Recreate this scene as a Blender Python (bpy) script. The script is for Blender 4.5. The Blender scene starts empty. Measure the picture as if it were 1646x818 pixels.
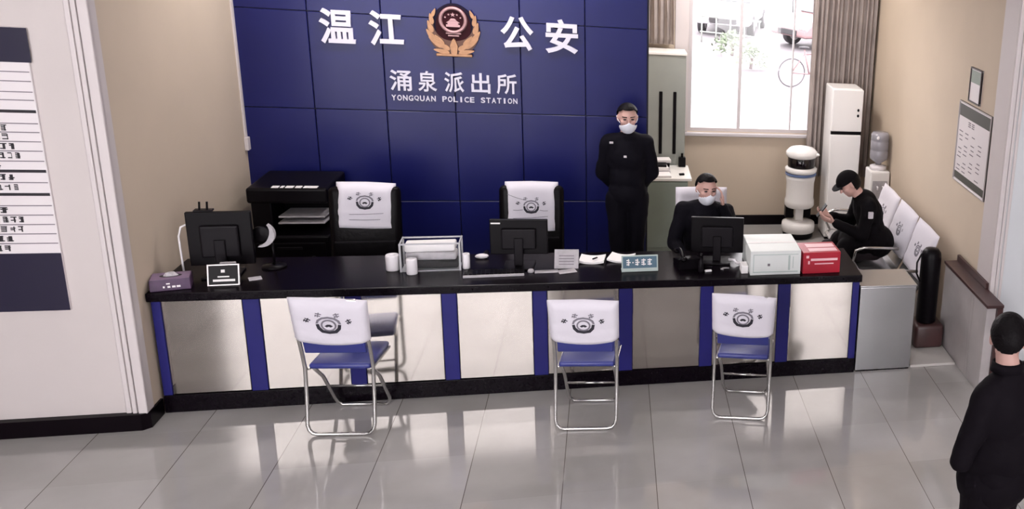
import bpy, bmesh, math, random
from math import sin, cos, pi, radians
from mathutils import Vector, Matrix, Euler, noise

random.seed(7)
SC = bpy.context.scene
COL = SC.collection

# ------------------------------------------------------------------ camera
def camera():
    f, cx, cy, yaw, pitch, roll, X, Y, Z = 1524.074, 1495.835, 331.771, 0.33784, 0.27500, -0.09300, 3.0967, -6.5199, 3.2903
    fwd = Vector((sin(yaw) * cos(pitch), cos(yaw) * cos(pitch), -sin(pitch)))
    right = Vector((cos(yaw), -sin(yaw), 0))
    down = fwd.cross(right)
    r = cos(roll) * right + sin(roll) * down
    d = -sin(roll) * right + cos(roll) * down
    cam = bpy.data.cameras.new('camera')
    cam.sensor_width = 36
    cam.lens = f / 1646 * 36
    cam.shift_x = (823 - cx) / 1646
    cam.shift_y = (cy - 409) / 1646
    cam.clip_start = 0.05
    o = bpy.data.objects.new('camera', cam)
    COL.objects.link(o)
    m = Matrix((r, -d, -fwd)).transposed().to_4x4()
    m.translation = (X, Y, Z)
    o.matrix_world = m
    SC.camera = o
camera()

# ------------------------------------------------------------------ light
WORLD_STRENGTH = 8.5
LAMP_W = 16.0
SPOT_W = 18.0
SC.view_settings.view_transform = 'Standard'
SC.view_settings.look = 'None'
SC.view_settings.exposure = 0.0
SC.view_settings.gamma = 1.0
SC.view_settings.use_curve_mapping = False
world = bpy.data.worlds.new('world')
SC.world = world
world.use_nodes = True
_bg = world.node_tree.nodes['Background']
_bg.inputs[0].default_value = (1.0, 0.955, 0.985, 1)
_bg.inputs[1].default_value = WORLD_STRENGTH

# ------------------------------------------------------------------ materials
def lin(c):
    return tuple((x / 255 / 12.92) if x / 255 <= 0.04045 else ((x / 255 + 0.055) / 1.055) ** 2.4 for x in c)

def mat(name, rgb, rough=0.5, metal=0.0, emit=None, estr=0.0, alpha=None, var=0.0, scale=6.0, bump=0.0, bscale=40.0, spec=0.5, trans=0.0, ior=1.5):
    m = bpy.data.materials.new(name)
    m.use_nodes = True
    nt = m.node_tree
    b = nt.nodes['Principled BSDF']
    c = lin(rgb)
    b.inputs['Base Color'].default_value = (*c, 1)
    b.inputs['Roughness'].default_value = rough
    b.inputs['Metallic'].default_value = metal
    b.inputs['Specular IOR Level'].default_value = spec
    b.inputs['IOR'].default_value = ior
    b.inputs['Transmission Weight'].default_value = trans
    if emit:
        b.inputs['Emission Color'].default_value = (*lin(emit), 1)
        b.inputs['Emission Strength'].default_value = estr
    if var > 0 or bump > 0:
        tc = nt.nodes.new('ShaderNodeTexCoord')
    if var > 0:
        n = nt.nodes.new('ShaderNodeTexNoise')
        n.inputs['Scale'].default_value = scale
        n.inputs['Detail'].default_value = 4
        nt.links.new(tc.outputs['Object'], n.inputs['Vector'])
        r = nt.nodes.new('ShaderNodeValToRGB')
        r.color_ramp.elements[0].position = 0.3
        r.color_ramp.elements[1].position = 0.7
        r.color_ramp.elements[0].color = (*[x * (1 - var) for x in c], 1)
        r.color_ramp.elements[1].color = (*[min(1, x * (1 + var)) for x in c], 1)
        nt.links.new(n.outputs['Fac'], r.inputs['Fac'])
        nt.links.new(r.outputs['Color'], b.inputs['Base Color'])
    if bump > 0:
        n2 = nt.nodes.new('ShaderNodeTexNoise')
        n2.inputs['Scale'].default_value = bscale
        nt.links.new(tc.outputs['Object'], n2.inputs['Vector'])
        bp = nt.nodes.new('ShaderNodeBump')
        bp.inputs['Strength'].default_value = bump
        bp.inputs['Distance'].default_value = 0.01
        nt.links.new(n2.outputs['Fac'], bp.inputs['Height'])
        nt.links.new(bp.outputs['Normal'], b.inputs['Normal'])
    return m

def floor_material():
    m = bpy.data.materials.new('polished floor tile')
    m.use_nodes = True
    nt = m.node_tree
    N, L = nt.nodes, nt.links
    b = N['Principled BSDF']
    tc = N.new('ShaderNodeTexCoord')
    sep = N.new('ShaderNodeSeparateXYZ')
    L.new(tc.outputs['Object'], sep.inputs[0])
    T = 0.528
    def line(sock, off, width):
        a = N.new('ShaderNodeMath'); a.operation = 'SUBTRACT'; L.new(sock, a.inputs[0]); a.inputs[1].default_value = off
        p = N.new('ShaderNodeMath'); p.operation = 'PINGPONG'; L.new(a.outputs[0], p.inputs[0]); p.inputs[1].default_value = T / 2
        c = N.new('ShaderNodeMath'); c.operation = 'LESS_THAN'; L.new(p.outputs[0], c.inputs[0]); c.inputs[1].default_value = width
        return c.outputs[0], a.outputs[0]
    lx, ax = line(sep.outputs[0], 0.709, 0.0022)
    ly, ay = line(sep.outputs[1], -0.28, 0.0014)
    # random tint per tile
    def cell(s):
        d = N.new('ShaderNodeMath'); d.operation = 'DIVIDE'; L.new(s, d.inputs[0]); d.inputs[1].default_value = T
        f = N.new('ShaderNodeMath'); f.operation = 'FLOOR'; L.new(d.outputs[0], f.inputs[0]); return f.outputs[0]
    cmb = N.new('ShaderNodeCombineXYZ'); L.new(cell(ax), cmb.inputs[0]); L.new(cell(ay), cmb.inputs[1])
    wn = N.new('ShaderNodeTexWhiteNoise'); wn.noise_dimensions = '3D'; L.new(cmb.outputs[0], wn.inputs['Vector'])
    no = N.new('ShaderNodeTexNoise'); no.inputs['Scale'].default_value = 2.2; no.inputs['Detail'].default_value = 6
    L.new(tc.outputs['Object'], no.inputs['Vector'])
    ad = N.new('ShaderNodeMath'); ad.operation = 'MULTIPLY_ADD'; L.new(wn.outputs['Value'], ad.inputs[0]); ad.inputs[1].default_value = 0.35; L.new(no.outputs['Fac'], ad.inputs[2])
    r = N.new('ShaderNodeValToRGB'); L.new(ad.outputs[0], r.inputs['Fac'])
    r.color_ramp.elements[0].position = 0.25; r.color_ramp.elements[1].position = 0.95
    r.color_ramp.elements[0].color = (*lin((150, 147, 144)), 1)
    r.color_ramp.elements[1].color = (*lin((172, 169, 168)), 1)
    mx = N.new('ShaderNodeMath'); mx.operation = 'MAXIMUM'; L.new(lx, mx.inputs[0])
    sc = N.new('ShaderNodeMath'); sc.operation = 'MULTIPLY'; L.new(ly, sc.inputs[0]); sc.inputs[1].default_value = 0.10
    L.new(sc.outputs[0], mx.inputs[1])
    mix = N.new('ShaderNodeMix'); mix.data_type = 'RGBA'
    L.new(mx.outputs[0], mix.inputs['Factor']); L.new(r.outputs['Color'], mix.inputs['A'])
    mix.inputs['B'].default_value = (*lin((96, 88, 86)), 1)
    L.new(mix.outputs['Result'], b.inputs['Base Color'])
    b.inputs['Roughness'].default_value = 0.05
    b.inputs['IOR'].default_value = 1.62
    return m

M = {}
M['floor'] = floor_material()
M['white_wall'] = mat('white painted wall', (198, 190, 188), 0.7, var=0.03, scale=2)
M['grey_wall'] = mat('cool white pillar paint', (205, 208, 212), 0.6, var=0.02, scale=2)
M['beige_wall'] = mat('beige painted wall', (199, 183, 164), 0.75, var=0.04, scale=1.5)
M['trim_white'] = mat('white moulding', (204, 196, 196), 0.5)
M['ceiling'] = mat('ceiling paint', (215, 212, 212), 0.8, var=0.02)
M['baseboard'] = mat('black stone skirting', (13, 7, 12), 0.3, var=0.1, scale=20, spec=0.10)
M['blue_wall'] = mat('navy lacquered panel', (20, 24, 84), 0.30, var=0.05, scale=3, spec=0.26)
M['seam'] = mat('dark seam', (14, 14, 34), 0.6)
M['letter'] = mat('white raised letter', (206, 203, 218), 0.4)
M['gold'] = mat('brass gold', (146, 108, 78), 0.38, metal=0.45, var=0.15, scale=30)
M['gold_dark'] = mat('dark bronze', (84, 54, 42), 0.45, metal=0.3)
M['rose_gold'] = mat('pale rose gold', (166, 130, 132), 0.4, metal=0.4)
M['maroon'] = mat('deep maroon enamel', (46, 7, 17), 0.6, spec=0.15)
M['navy_enamel'] = mat('navy enamel', (22, 14, 36), 0.6, spec=0.15)
M['granite'] = mat('black granite', (11, 6, 12), 0.25, var=0.1, scale=60, spec=0.10)
M['blue_frame'] = mat('blue powder coat', (32, 31, 100), 0.4, var=0.06, spec=0.25)
M['steel'] = mat('brushed stainless panel', (196, 190, 184), 0.09, metal=0.95, var=0.05, scale=3)
M['steel_box'] = mat('dull stainless sheet', (172, 172, 174), 0.24, metal=0.85, var=0.1, scale=3)
M['chrome'] = mat('chromed tube', (190, 188, 186), 0.2, metal=0.9)
M['cloth'] = mat('white chair cover cloth', (212, 208, 217), 0.85, bump=0.25, bscale=18)
M['print'] = mat('black fabric print', (40, 38, 48), 0.8)
M['print_crease_grey'] = mat('grey fabric print and crease shade', (120, 116, 126), 0.8)
M['blue_seat'] = mat('blue vinyl seat', (46, 52, 122), 0.4, var=0.05)
M['leather'] = mat('black leather', (9, 6, 9), 0.4, spec=0.12, bump=0.2)
M['black_plastic'] = mat('black plastic', (9, 6, 10), 0.38, spec=0.12, var=0.1)
M['grey_plastic'] = mat('dark grey plastic', (21, 18, 22), 0.4, spec=0.12)
M['white_plastic'] = mat('white plastic', (232, 228, 232), 0.35)
M['white_gloss'] = mat('white enamel', (240, 238, 237), 0.25)
M['paper'] = mat('white paper', (235, 232, 232), 0.8)
M['paper_grey'] = mat('greyish paper', (176, 172, 176), 0.8, var=0.12, scale=25)
M['carton'] = mat('white carton', (222, 226, 224), 0.6, var=0.02)
M['carton_print'] = mat('pale green carton print', (176, 190, 186), 0.6)
M['red'] = mat('crimson carton', (166, 16, 42), 0.4, var=0.08)
M['pink_print'] = mat('pale pink print', (235, 190, 196), 0.5)
M['purple'] = mat('purple printed card', (72, 50, 78), 0.4, var=0.2, scale=14)
M['purple_light'] = mat('mauve printed card', (128, 106, 134), 0.4, var=0.15, scale=14)
M['teal'] = mat('teal sign face', (62, 96, 116), 0.4)
M['acrylic'] = mat('clear acrylic edge', (180, 180, 184), 0.12, spec=0.6)
M['cabinet'] = mat('grey painted steel', (150, 154, 148), 0.45, var=0.03)
M['cabinet_low'] = mat('grey green laminate', (138, 150, 140), 0.5, var=0.04)
M['white_top'] = mat('white laminate top', (232, 230, 226), 0.35)
M['curtain'] = mat('mauve beige curtain', (160, 149, 144), 0.85, var=0.12, scale=5)
M['window_frame'] = mat('white window frame', (196, 190, 193), 0.4)
M['brown'] = mat('dark brown wood', (62, 38, 38), 0.35, var=0.2, scale=9)
M['dark_reflected_wall'] = mat('dark wall for panel reflection', (34, 24, 24), 0.5, var=0.2, spec=0.2)  # dark colour invented to dim the reflection in the left steel panel
M['rear_stone'] = mat('grey rear wall render', (140, 134, 134), 0.6, var=0.05)
M['stone_grey'] = mat('grey stone slab', (172, 166, 166), 0.3, var=0.12, scale=4)
M['marble'] = mat('pale marble threshold', (190, 186, 182), 0.2, var=0.05)
M['navy_board'] = mat('navy board header', (34, 30, 52), 0.3)
M['board'] = mat('white board', (222, 216, 218), 0.4)
M['black_ink'] = mat('black ink', (26, 20, 28), 0.6)
M['grey_ink'] = mat('grey ink', (120, 112, 120), 0.6)
M['green_ink'] = mat('dark olive header', (62, 62, 56), 0.5)
M['silver_frame'] = mat('silver picture frame', (176, 170, 170), 0.3, metal=0.5)
M['dark_frame'] = mat('dark picture frame', (60, 50, 52), 0.4)
M['jug'] = mat('grey water jug', (150, 148, 156), 0.12, var=0.1, scale=8)
M['navy_cloth'] = mat('navy uniform cloth', (10, 8, 17), 0.8, spec=0.12, bump=0.3, bscale=30)
M['black_cloth'] = mat('black cloth', (9, 6, 10), 0.85, spec=0.12, bump=0.3, bscale=30)
M['suit'] = mat('dark suit cloth', (14, 9, 16), 0.8, spec=0.12, bump=0.2, bscale=30)
M['grey_trouser'] = mat('dark grey trouser', (40, 34, 37), 0.8, spec=0.12, bump=0.2, bscale=30)
M['skin'] = mat('skin', (196, 156, 146), 0.55)
M['hair'] = mat('black hair', (12, 8, 11), 0.55, spec=0.12, bump=0.5, bscale=60)
M['mask'] = mat('pale surgical mask', (226, 228, 238), 0.8)
M['eye'] = mat('dark eye', (30, 20, 24), 0.4)
M['badge'] = mat('pale cloth badge', (190, 184, 190), 0.6)
M['lamp'] = mat('lit lamp diffuser', (255, 250, 245), 0.5, emit=(255, 248, 240), estr=6)
M['asphalt'] = mat('grey forecourt paving', (98, 94, 97), 0.8, var=0.06, scale=0.7)
M['car_white'] = mat('light silver car paint', (196, 195, 199), 0.3)
M['car_pink'] = mat('rose car paint', (140, 112, 114), 0.3)
M['car_glass'] = mat('dark car glass', (62, 64, 70), 0.1)
M['rubber'] = mat('tyre rubber', (52, 50, 53), 0.7)
M['bike_tyre'] = mat('grey bicycle tyre', (82, 78, 82), 0.7)
M['leaf'] = mat('hedge leaf', (112, 124, 104), 0.8, var=0.2)
M['blue_ring'] = mat('steel blue ring', (96, 116, 160), 0.35)
M['screen'] = mat('black visor', (18, 10, 18), 0.12)

def glass_material():
    m = bpy.data.materials.new('clear window pane')
    m.use_nodes = True
    nt = m.node_tree
    for n in list(nt.nodes):
        if n.type != 'OUTPUT_MATERIAL': nt.nodes.remove(n)
    out = [n for n in nt.nodes if n.type == 'OUTPUT_MATERIAL'][0]
    t = nt.nodes.new('ShaderNodeBsdfTransparent')
    g = nt.nodes.new('ShaderNodeBsdfGlossy'); g.inputs['Roughness'].default_value = 0.02
    f = nt.nodes.new('ShaderNodeFresnel'); f.inputs['IOR'].default_value = 1.45
    mx = nt.nodes.new('ShaderNodeMixShader')
    nt.links.new(f.outputs[0], mx.inputs[0]); nt.links.new(t.outputs[0], mx.inputs[1]); nt.links.new(g.outputs[0], mx.inputs[2])
    nt.links.new(mx.outputs[0], out.inputs[0])
    return m
M['glass'] = glass_material()

# ------------------------------------------------------------------ mesh helpers
class MB:
    def __init__(s): s.bm = bmesh.new()
    def box(s, a, b, bev=0.0, seg=2, mx=None):
        a, b = Vector(a), Vector(b)
        r = bmesh.ops.create_cube(s.bm, size=1)
        vs = r['verts']
        c, d = (a + b) / 2, b - a
        for v in vs: v.co = Vector((c.x + v.co.x * d.x, c.y + v.co.y * d.y, c.z + v.co.z * d.z))
        if bev > 0:
            es = list({e for v in vs for e in v.link_edges})
            r2 = bmesh.ops.bevel(s.bm, geom=es, offset=bev, segments=seg, profile=0.5, affect='EDGES')
            vs = list({v for f in r2['faces'] for v in f.verts} | {v for v in vs if v.is_valid})
        if mx: bmesh.ops.transform(s.bm, matrix=mx, verts=vs)
        return s
    def tube(s, pts, r, n=10, closed=False, r1=None):
        pts = [Vector(p) for p in pts]
        rings = []
        N = len(pts)
        prev = None
        for i, p in enumerate(pts):
            if closed: t = (pts[(i + 1) % N] - pts[i - 1]).normalized()
            elif i == 0: t = (pts[1] - p).normalized()
            elif i == N - 1: t = (p - pts[-2]).normalized()
            else: t = ((p - pts[i - 1]).normalized() + (pts[i + 1] - p).normalized()).normalized()
            if prev is None:
                u = t.orthogonal().normalized()
            else:
                u = (prev - t * prev.dot(t)).normalized()
            prev = u
            w = t.cross(u)
            rr = r if r1 is None else r + (r1 - r) * i / max(1, N - 1)
            rings.append([s.bm.verts.new(p + rr * (cos(2 * pi * k / n) * u + sin(2 * pi * k / n) * w)) for k in range(n)])
        for i in range(N if closed else N - 1):
            A, B = rings[i], rings[(i + 1) % N]
            for k in range(n):
                s.bm.faces.new((A[k], A[(k + 1) % n], B[(k + 1) % n], B[k]))
        if not closed:
            s.bm.faces.new(rings[0][::-1]); s.bm.faces.new(rings[-1])
        return s
    def lathe(s, prof, n=32, c=(0, 0, 0)):
        c = Vector(c); rings = []
        for (r, z) in prof:
            if r < 1e-6: rings.append([s.bm.verts.new(c + Vector((0, 0, z)))])
            else: rings.append([s.bm.verts.new(c + Vector((r * cos(2 * pi * k / n), r * sin(2 * pi * k / n), z))) for k in range(n)])
        for A, B in zip(rings, rings[1:]):
            for k in range(n):
                a0, a1 = A[k % len(A)], A[(k + 1) % len(A)]
                b0, b1 = B[k % len(B)], B[(k + 1) % len(B)]
                f = []
                for v in (a0, a1, b1, b0):
                    if v not in f: f.append(v)
                if len(f) > 2: s.bm.faces.new(f)
        s.last = [v for r_ in rings for v in r_]
        if len(rings[0]) > 1: s.bm.faces.new(rings[0][::-1])
        if len(rings[-1]) > 1: s.bm.faces.new(rings[-1])
        return s
    def prism(s, poly, y0, y1, plane='xz'):
        def P(a, b, t):
            return Vector((a, t, b)) if plane == 'xz' else (Vector((a, b, t)) if plane == 'xy' else Vector((t, a, b)))
        A = [s.bm.verts.new(P(a, b, y0)) for a, b in poly]
        B = [s.bm.verts.new(P(a, b, y1)) for a, b in poly]
        n = len(poly)
        s.bm.faces.new(A); s.bm.faces.new(B[::-1])
        for k in range(n): s.bm.faces.new((A[k], B[k], B[(k + 1) % n], A[(k + 1) % n]))
        return s
    def ell(s, c, r, rot=None, u=16, v=10):
        ret = bmesh.ops.create_uvsphere(s.bm, u_segments=u, v_segments=v, radius=1)
        m = Matrix.Translation(Vector(c)) @ (rot.to_4x4() if rot else Matrix.Identity(4)) @ Matrix.Diagonal((*r, 1))
        bmesh.ops.transform(s.bm, matrix=m, verts=ret['verts'])
        return s
    def cap(s, p0, r0, p1, r1, n=12):
        p0, p1 = Vector(p0), Vector(p1)
        k = 6
        d = (p1 - p0); L = d.length
        q = d.to_track_quat('Z', 'Y').to_matrix()
        prof = [(0, -r0)] + [(r0 * cos(a), r0 * sin(a)) for a in [(-pi / 2 + pi / 2 * i / k) for i in range(1, k)]]
        prof += [(r0, 0), (r1, L)] + [(r1 * cos(a), L + r1 * sin(a)) for a in [(pi / 2 * i / k) for i in range(1, k)]] + [(0, L + r1)]
        s.lathe(prof, n)
        m = Matrix.Translation(p0) @ q.to_4x4()
        bmesh.ops.transform(s.bm, matrix=m, verts=s.last)
        return s
    def xf(s, m):
        bmesh.ops.transform(s.bm, matrix=m, verts=s.bm.verts[:]); return s
    def mesh(s, name, smooth=False, fix=True):
        if fix: bmesh.ops.recalc_face_normals(s.bm, faces=s.bm.faces[:])
        me = bpy.data.meshes.new(name)
        s.bm.to_mesh(me); s.bm.free()
        if smooth:
            for p in me.polygons: p.use_smooth = True
        return me

def put(name, me, m, parent=None, loc=None, rot=None):
    o = bpy.data.objects.new(name, me)
    COL.objects.link(o)
    if me is not None and m is not None and not me.materials: me.materials.append(M[m] if isinstance(m, str) else m)
    if parent: o.parent = parent
    if loc is not None: o.location = loc
    if rot is not None: o.rotation_euler = rot
    return o

def obj(name, mb, m, parent=None, smooth=False, loc=None, rot=None, label=None):
    if isinstance(mb, MB): mb = mb.mesh(name, smooth)
    o = put(name, mb, m, parent, loc, rot)
    if label: o['label'] = label
    if smooth == 'auto':
        pass
    return o

def tag(o, label, cat, group=None, kind=None):
    o['label'] = label; o['category'] = cat
    if group: o['group'] = group
    if kind: o['kind'] = kind
    return o

def thing(name, label, cat, loc=(0, 0, 0), rz=0, group=None):
    o = put(name, None, None, None, loc, (0, 0, rz))
    o.empty_display_size = 0.1
    return tag(o, label, cat, group)

def struct(name, mb, m, parent=None, smooth=False):
    o = obj(name, mb, m, parent, smooth)
    if not parent: o['kind'] = 'structure'
    return o

def dup(root, loc, rz, label, group=None):
    r = root.copy(); COL.objects.link(r)
    r.location = loc; r.rotation_euler = (0, 0, rz); r['label'] = label
    if group: r['group'] = group
    for ch in list(root.children):
        c = ch.copy(); COL.objects.link(c); c.parent = r
        for g in ch.children:
            d = g.copy(); COL.objects.link(d); d.parent = c
    return r

def bake(me, mods):
    """evaluate a mesh with modifiers; mods: list of (type, dict)"""
    o = bpy.data.objects.new('bake', me); COL.objects.link(o)
    for i, (t, kw) in enumerate(mods):
        md = o.modifiers.new('m%d' % i, t)
        for k, v in kw.items(): setattr(md, k, v)
    dg = bpy.context.evaluated_depsgraph_get()
    dg.update()
    out = bpy.data.meshes.new_from_object(o.evaluated_get(dg))
    COL.objects.unlink(o); bpy.data.objects.remove(o)
    return out

def text_mesh(body, x0, x1, z0, z1, depth, weight=0.0):
    """raised text fitted into a box in the xz plane, front at y=-depth, back at y=0"""
    cu = bpy.data.curves.new('text', 'FONT')
    cu.body = body; cu.size = 1; cu.extrude = 0.5; cu.offset = weight; cu.resolution_u = 4
    o = bpy.data.objects.new('text', cu); COL.objects.link(o)
    dg = bpy.context.evaluated_depsgraph_get(); dg.update()
    me = bpy.data.meshes.new_from_object(o.evaluated_get(dg))
    COL.objects.unlink(o); bpy.data.objects.remove(o)
    if len(me.vertices) == 0: return me
    xs = [v.co.x for v in me.vertices]; ys = [v.co.y for v in me.vertices]
    ax, bx, ay, by = min(xs), max(xs), min(ys), max(ys)
    for v in me.vertices:
        X = x0 + (v.co.x - ax) / max(1e-6, bx - ax) * (x1 - x0)
        Zz = z0 + (v.co.y - ay) / max(1e-6, by - ay) * (z1 - z0)
        Yy = -depth * (v.co.z + 0.5)
        v.co = (X, Yy, Zz)
    me.materials.clear()
    return me

# ================================================================== SETTING
RW = 5.88           # right wall
WY = 3.80           # window wall
CZ = 3.50           # ceiling behind the counter
HZ = 4.80           # lobby ceiling
LX0, LX1, RY = -3.0, 8.5, -7.0
PY = -0.18          # pillar faces
BY = 1.894          # blue wall face

mb = MB(); mb.box((LX0, RY, -0.1), (LX1, WY + 0.2, 0)); struct('floor', mb, 'floor')
mb = MB(); mb.box((0.2, 0.081, CZ), (RW + 0.2, WY + 0.2, CZ + 0.1)); mb.box((LX0, RY, HZ), (LX1, 0.2, HZ + 0.1)); struct('ceiling', mb, 'ceiling')
mb = MB(); mb.box((0.401, PY, CZ), (RW - 0.001, 0.0805, HZ)); struct('wall_header', mb, 'white_wall')
# left front wall with pillar edge
mb = MB(); mb.box((LX0, PY, 0), (0.40, -0.1105, HZ)); struct('wall_front_left', mb, 'white_wall')
mb = MB()
for a, b, d in ((0.318, 0.345, 0.012), (0.352, 0.376, 0.02), (0.383, 0.43, 0.026)):
    mb.box((a, PY - d, 0.10), (b, PY + 0.005, CZ), 0.006)
mb.box((0.395, PY - 0.01, 0.10), (0.43, -0.1105, CZ), 0.006)
struct('trim_1', mb, 'trim_white')
mb = MB(); mb.prism([(LX0, PY - 0.045), (0.40, PY - 0.045), (0.438, PY - 0.01), (0.438, -0.015), (0.40, -0.015), (0.40, PY - 0.001), (LX0, PY - 0.001)], 0, 0.105, 'xy'); struct('baseboard_left', mb, 'baseboard')
mb = MB(); mb.box((0.25, -0.11, 0), (0.425, BY + 0.08, CZ)); struct('wall_left', mb, 'beige_wall')
# blue partition
mb = MB(); mb.box((0.405, BY + 0.02, 0), (3.40, BY + 0.16, CZ)); wb = struct('wall_back', mb, 'seam')
mb = MB()
pz = [0.0, 0.83, 1.582, 2.334, 3.086, CZ]
for i in range(6):
    for j in range(5):
        x0 = 0.407 + 0.497 * i; x1 = x0 + 0.497
        mb.box((x0 + 0.003, BY, pz[j] + 0.003), (x1 - 0.003, BY + 0.03, pz[j + 1] - 0.003), 0.003, 1)
o = struct('wall_panelling', mb, 'blue_wall'); o.parent = wb
mb = MB(); mb.box((0.4255, BY - 0.035, 1.35), (0.436, BY - 0.001, CZ)); mb.box((0.4255, BY - 0.055, 1.25), (0.452, BY - 0.001, 1.35), 0.004); struct('trim_2', mb, 'trim_white')
# window wall
WX0, WX1, WZ0, WZ1 = 3.87, 5.27, 1.05, 2.95
mb = MB()
mb.box((3.0, WY, 0), (WX0, WY + 0.2, CZ)); mb.box((WX1, WY, 0), (RW + 0.2, WY + 0.2, CZ))
mb.box((WX0, WY, 0), (WX1, WY + 0.2, WZ0)); mb.box((WX0, WY, WZ1), (WX1, WY + 0.2, CZ))
struct('wall_window', mb, 'beige_wall')
mb = MB(); mb.box((3.0, BY + 0.1601, 0), (3.38, WY, CZ)); struct('wall_partition', mb, 'beige_wall')
mb = MB(); mb.box((3.0, WY - 0.02, 0), (RW, WY - 0.0005, 0.11)); struct('baseboard_window', mb, 'baseboard')
# window frame, panes, sill
mb = MB()
fr = 0.04
mb.box((WX0, WY + 0.05, WZ0), (WX0 + fr, WY + 0.11, WZ1)); mb.box((WX1 - fr, WY + 0.05, WZ0), (WX1, WY + 0.11, WZ1))
mb.box((WX0 + fr, WY + 0.05, WZ0), (WX1 - fr, WY + 0.11, WZ0 + fr)); mb.box((WX0 + fr, WY + 0.05, WZ1 - fr), (WX1 - fr, WY + 0.11, WZ1))
mb.box((4.405, WY + 0.05, WZ0 + fr), (4.435, WY + 0.10, WZ1 - fr)); mb.box((4.982, WY + 0.06, WZ0 + fr), (4.997, WY + 0.10, WZ1 - fr))
win = struct('window_1', mb, 'window_frame')
for a, b in ((WX0 + fr, 4.405), (4.435, 4.982), (4.997, WX1 - fr)):
    mb = MB(); mb.box((a, WY + 0.075, WZ0 + fr), (b, WY + 0.081, WZ1 - fr)); obj('pane', mb, 'glass', win)
mb = MB(); mb.box((WX0 - 0.04, WY - 0.05, WZ0 - 0.035), (WX1 + 0.04, WY + 0.05, WZ0 - 0.0005), 0.006); obj('window_sill', mb, 'window_frame', win)
mb = MB(); mb.box((WX0 - 0.14, WY - 0.012, WZ0), (WX0 - 0.001, WY - 0.0005, CZ - 0.2), 0.004); struct('trim_3', mb, 'trim_white')
# right wall, right pillar
mb = MB(); mb.box((RW, 0.02, 0), (RW + 0.2, WY, CZ)); struct('wall_right', mb, 'beige_wall')
mb = MB(); mb.box((RW + 0.0, PY, 0), (LX1, 0.0199, HZ)); struct('wall_front_right', mb, 'grey_wall')
mb = MB()
for a, b, d in ((5.862, 5.90, 0.022), (5.905, 5.93, 0.016), (5.94, 5.965, 0.01)):
    mb.box((a, PY - d, 0.1), (b, PY - 0.0005, CZ), 0.005)
mb.box((5.862, PY, 0.1), (5.8795, 0.10, CZ), 0.004)
struct('trim_4', mb, 'trim_white')
mb = MB(); mb.box((5.862, PY - 0.03, 0), (LX1, PY - 0.0005, 0.1), 0.004); struct('baseboard_right', mb, 'baseboard')
# lobby shell behind the camera: rear wall with glazed entrance windows
mb = MB()
R0, R1 = RY - 0.2, RY
openings = ((-1.75, 2.27), (5.05, 6.75))
GZ0, GZ1 = 0.06, 4.6
xs = [LX0] + [v for o_ in openings for v in o_] + [LX1]
for i in range(0, len(xs), 2): mb.box((xs[i], R0, 0), (xs[i + 1], R1, HZ))
for a, b in openings:
    mb.box((a, R0, 0), (b, R1, GZ0)); mb.box((a, R0, GZ1), (b, R1, HZ))
struct('wall_rear', mb, 'rear_stone')
for k, (a, b) in enumerate(openings):
    mb = MB()
    n = 3 if b - a > 3 else 1
    mb.box((a, R0 + 0.05, GZ0), (b, R0 + 0.12, GZ0 + 0.04)); mb.box((a, R0 + 0.05, GZ1 - 0.04), (b, R0 + 0.12, GZ1))
    for i in range(n + 1):
        x = a + (b - a - 0.05) * i / n
        mb.box((x, R0 + 0.05, GZ0 + 0.04), (x + 0.05, R0 + 0.12, GZ1 - 0.04))
    w2 = struct('window_%d' % (k + 2), mb, 'window_frame')
    for i in range(n):
        x = a + (b - a - 0.05) * i / n + 0.05
        x2 = a + (b - a - 0.05) * (i + 1) / n
        mb = MB(); mb.box((x, R0 + 0.08, GZ0 + 0.04), (x2, R0 + 0.086, GZ1 - 0.04)); obj('pane', mb, 'glass', w2)
mb = MB(); mb.box((LX0 - 0.2, RY, 0), (LX0, PY + 0.3, HZ)); struct('wall_lobby_left', mb, 'dark_reflected_wall')  # unseen wall, darkened for what the counter panels reflect
mb = MB(); mb.box((LX1, RY, 0), (LX1 + 0.2, PY + 0.3, HZ)); struct('wall_lobby_right', mb, 'white_wall')
# threshold step right of the steel box
mb = MB(); mb.box((5.345, 0.012, 0), (5.725, 0.60, 0.022), 0.004); struct('trim_5', mb, 'marble')
# outside ground
mb = MB(); mb.box((-40, WY + 0.25, -0.35), (60, 70, -0.2)); struct('ground_outside', mb, 'asphalt')

# ------------------------------------------------------------------ ceiling lamps
def downlight(x, y, label, power=SPOT_W):
    t = thing('downlight', label, 'ceiling light', (x, y, CZ), 0, 'round recessed ceiling downlights')
    mb = MB(); mb.lathe([(0.055, -0.001), (0.085, -0.001), (0.085, -0.012), (0.062, -0.014), (0.055, -0.006)], 28)
    obj('rim', mb, 'white_plastic', t, True)
    mb = MB(); mb.lathe([(0, -0.003), (0.056, -0.003), (0.056, -0.006), (0, -0.006)], 28)
    obj('diffuser', mb, 'lamp', t)
    l = bpy.data.lights.new('downlight_lamp', 'AREA'); l.shape = 'DISK'; l.size = 0.11; l.energy = power; l.color = (1, 0.94, 0.92)
    lo = bpy.data.objects.new('downlight_lamp', l); COL.objects.link(lo); lo.parent = t; lo.location = (0, 0, -0.02)
downlight(5.60, 3.05, 'round downlight in the ceiling near the window corner', 6)
downlight(1.15, 1.35, 'round downlight in the ceiling left above the blue sign wall')
downlight(1.91, 1.30, 'round downlight in the ceiling above the gold emblem')
downlight(2.67, 1.35, 'round downlight in the ceiling right above the blue sign wall')
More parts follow.
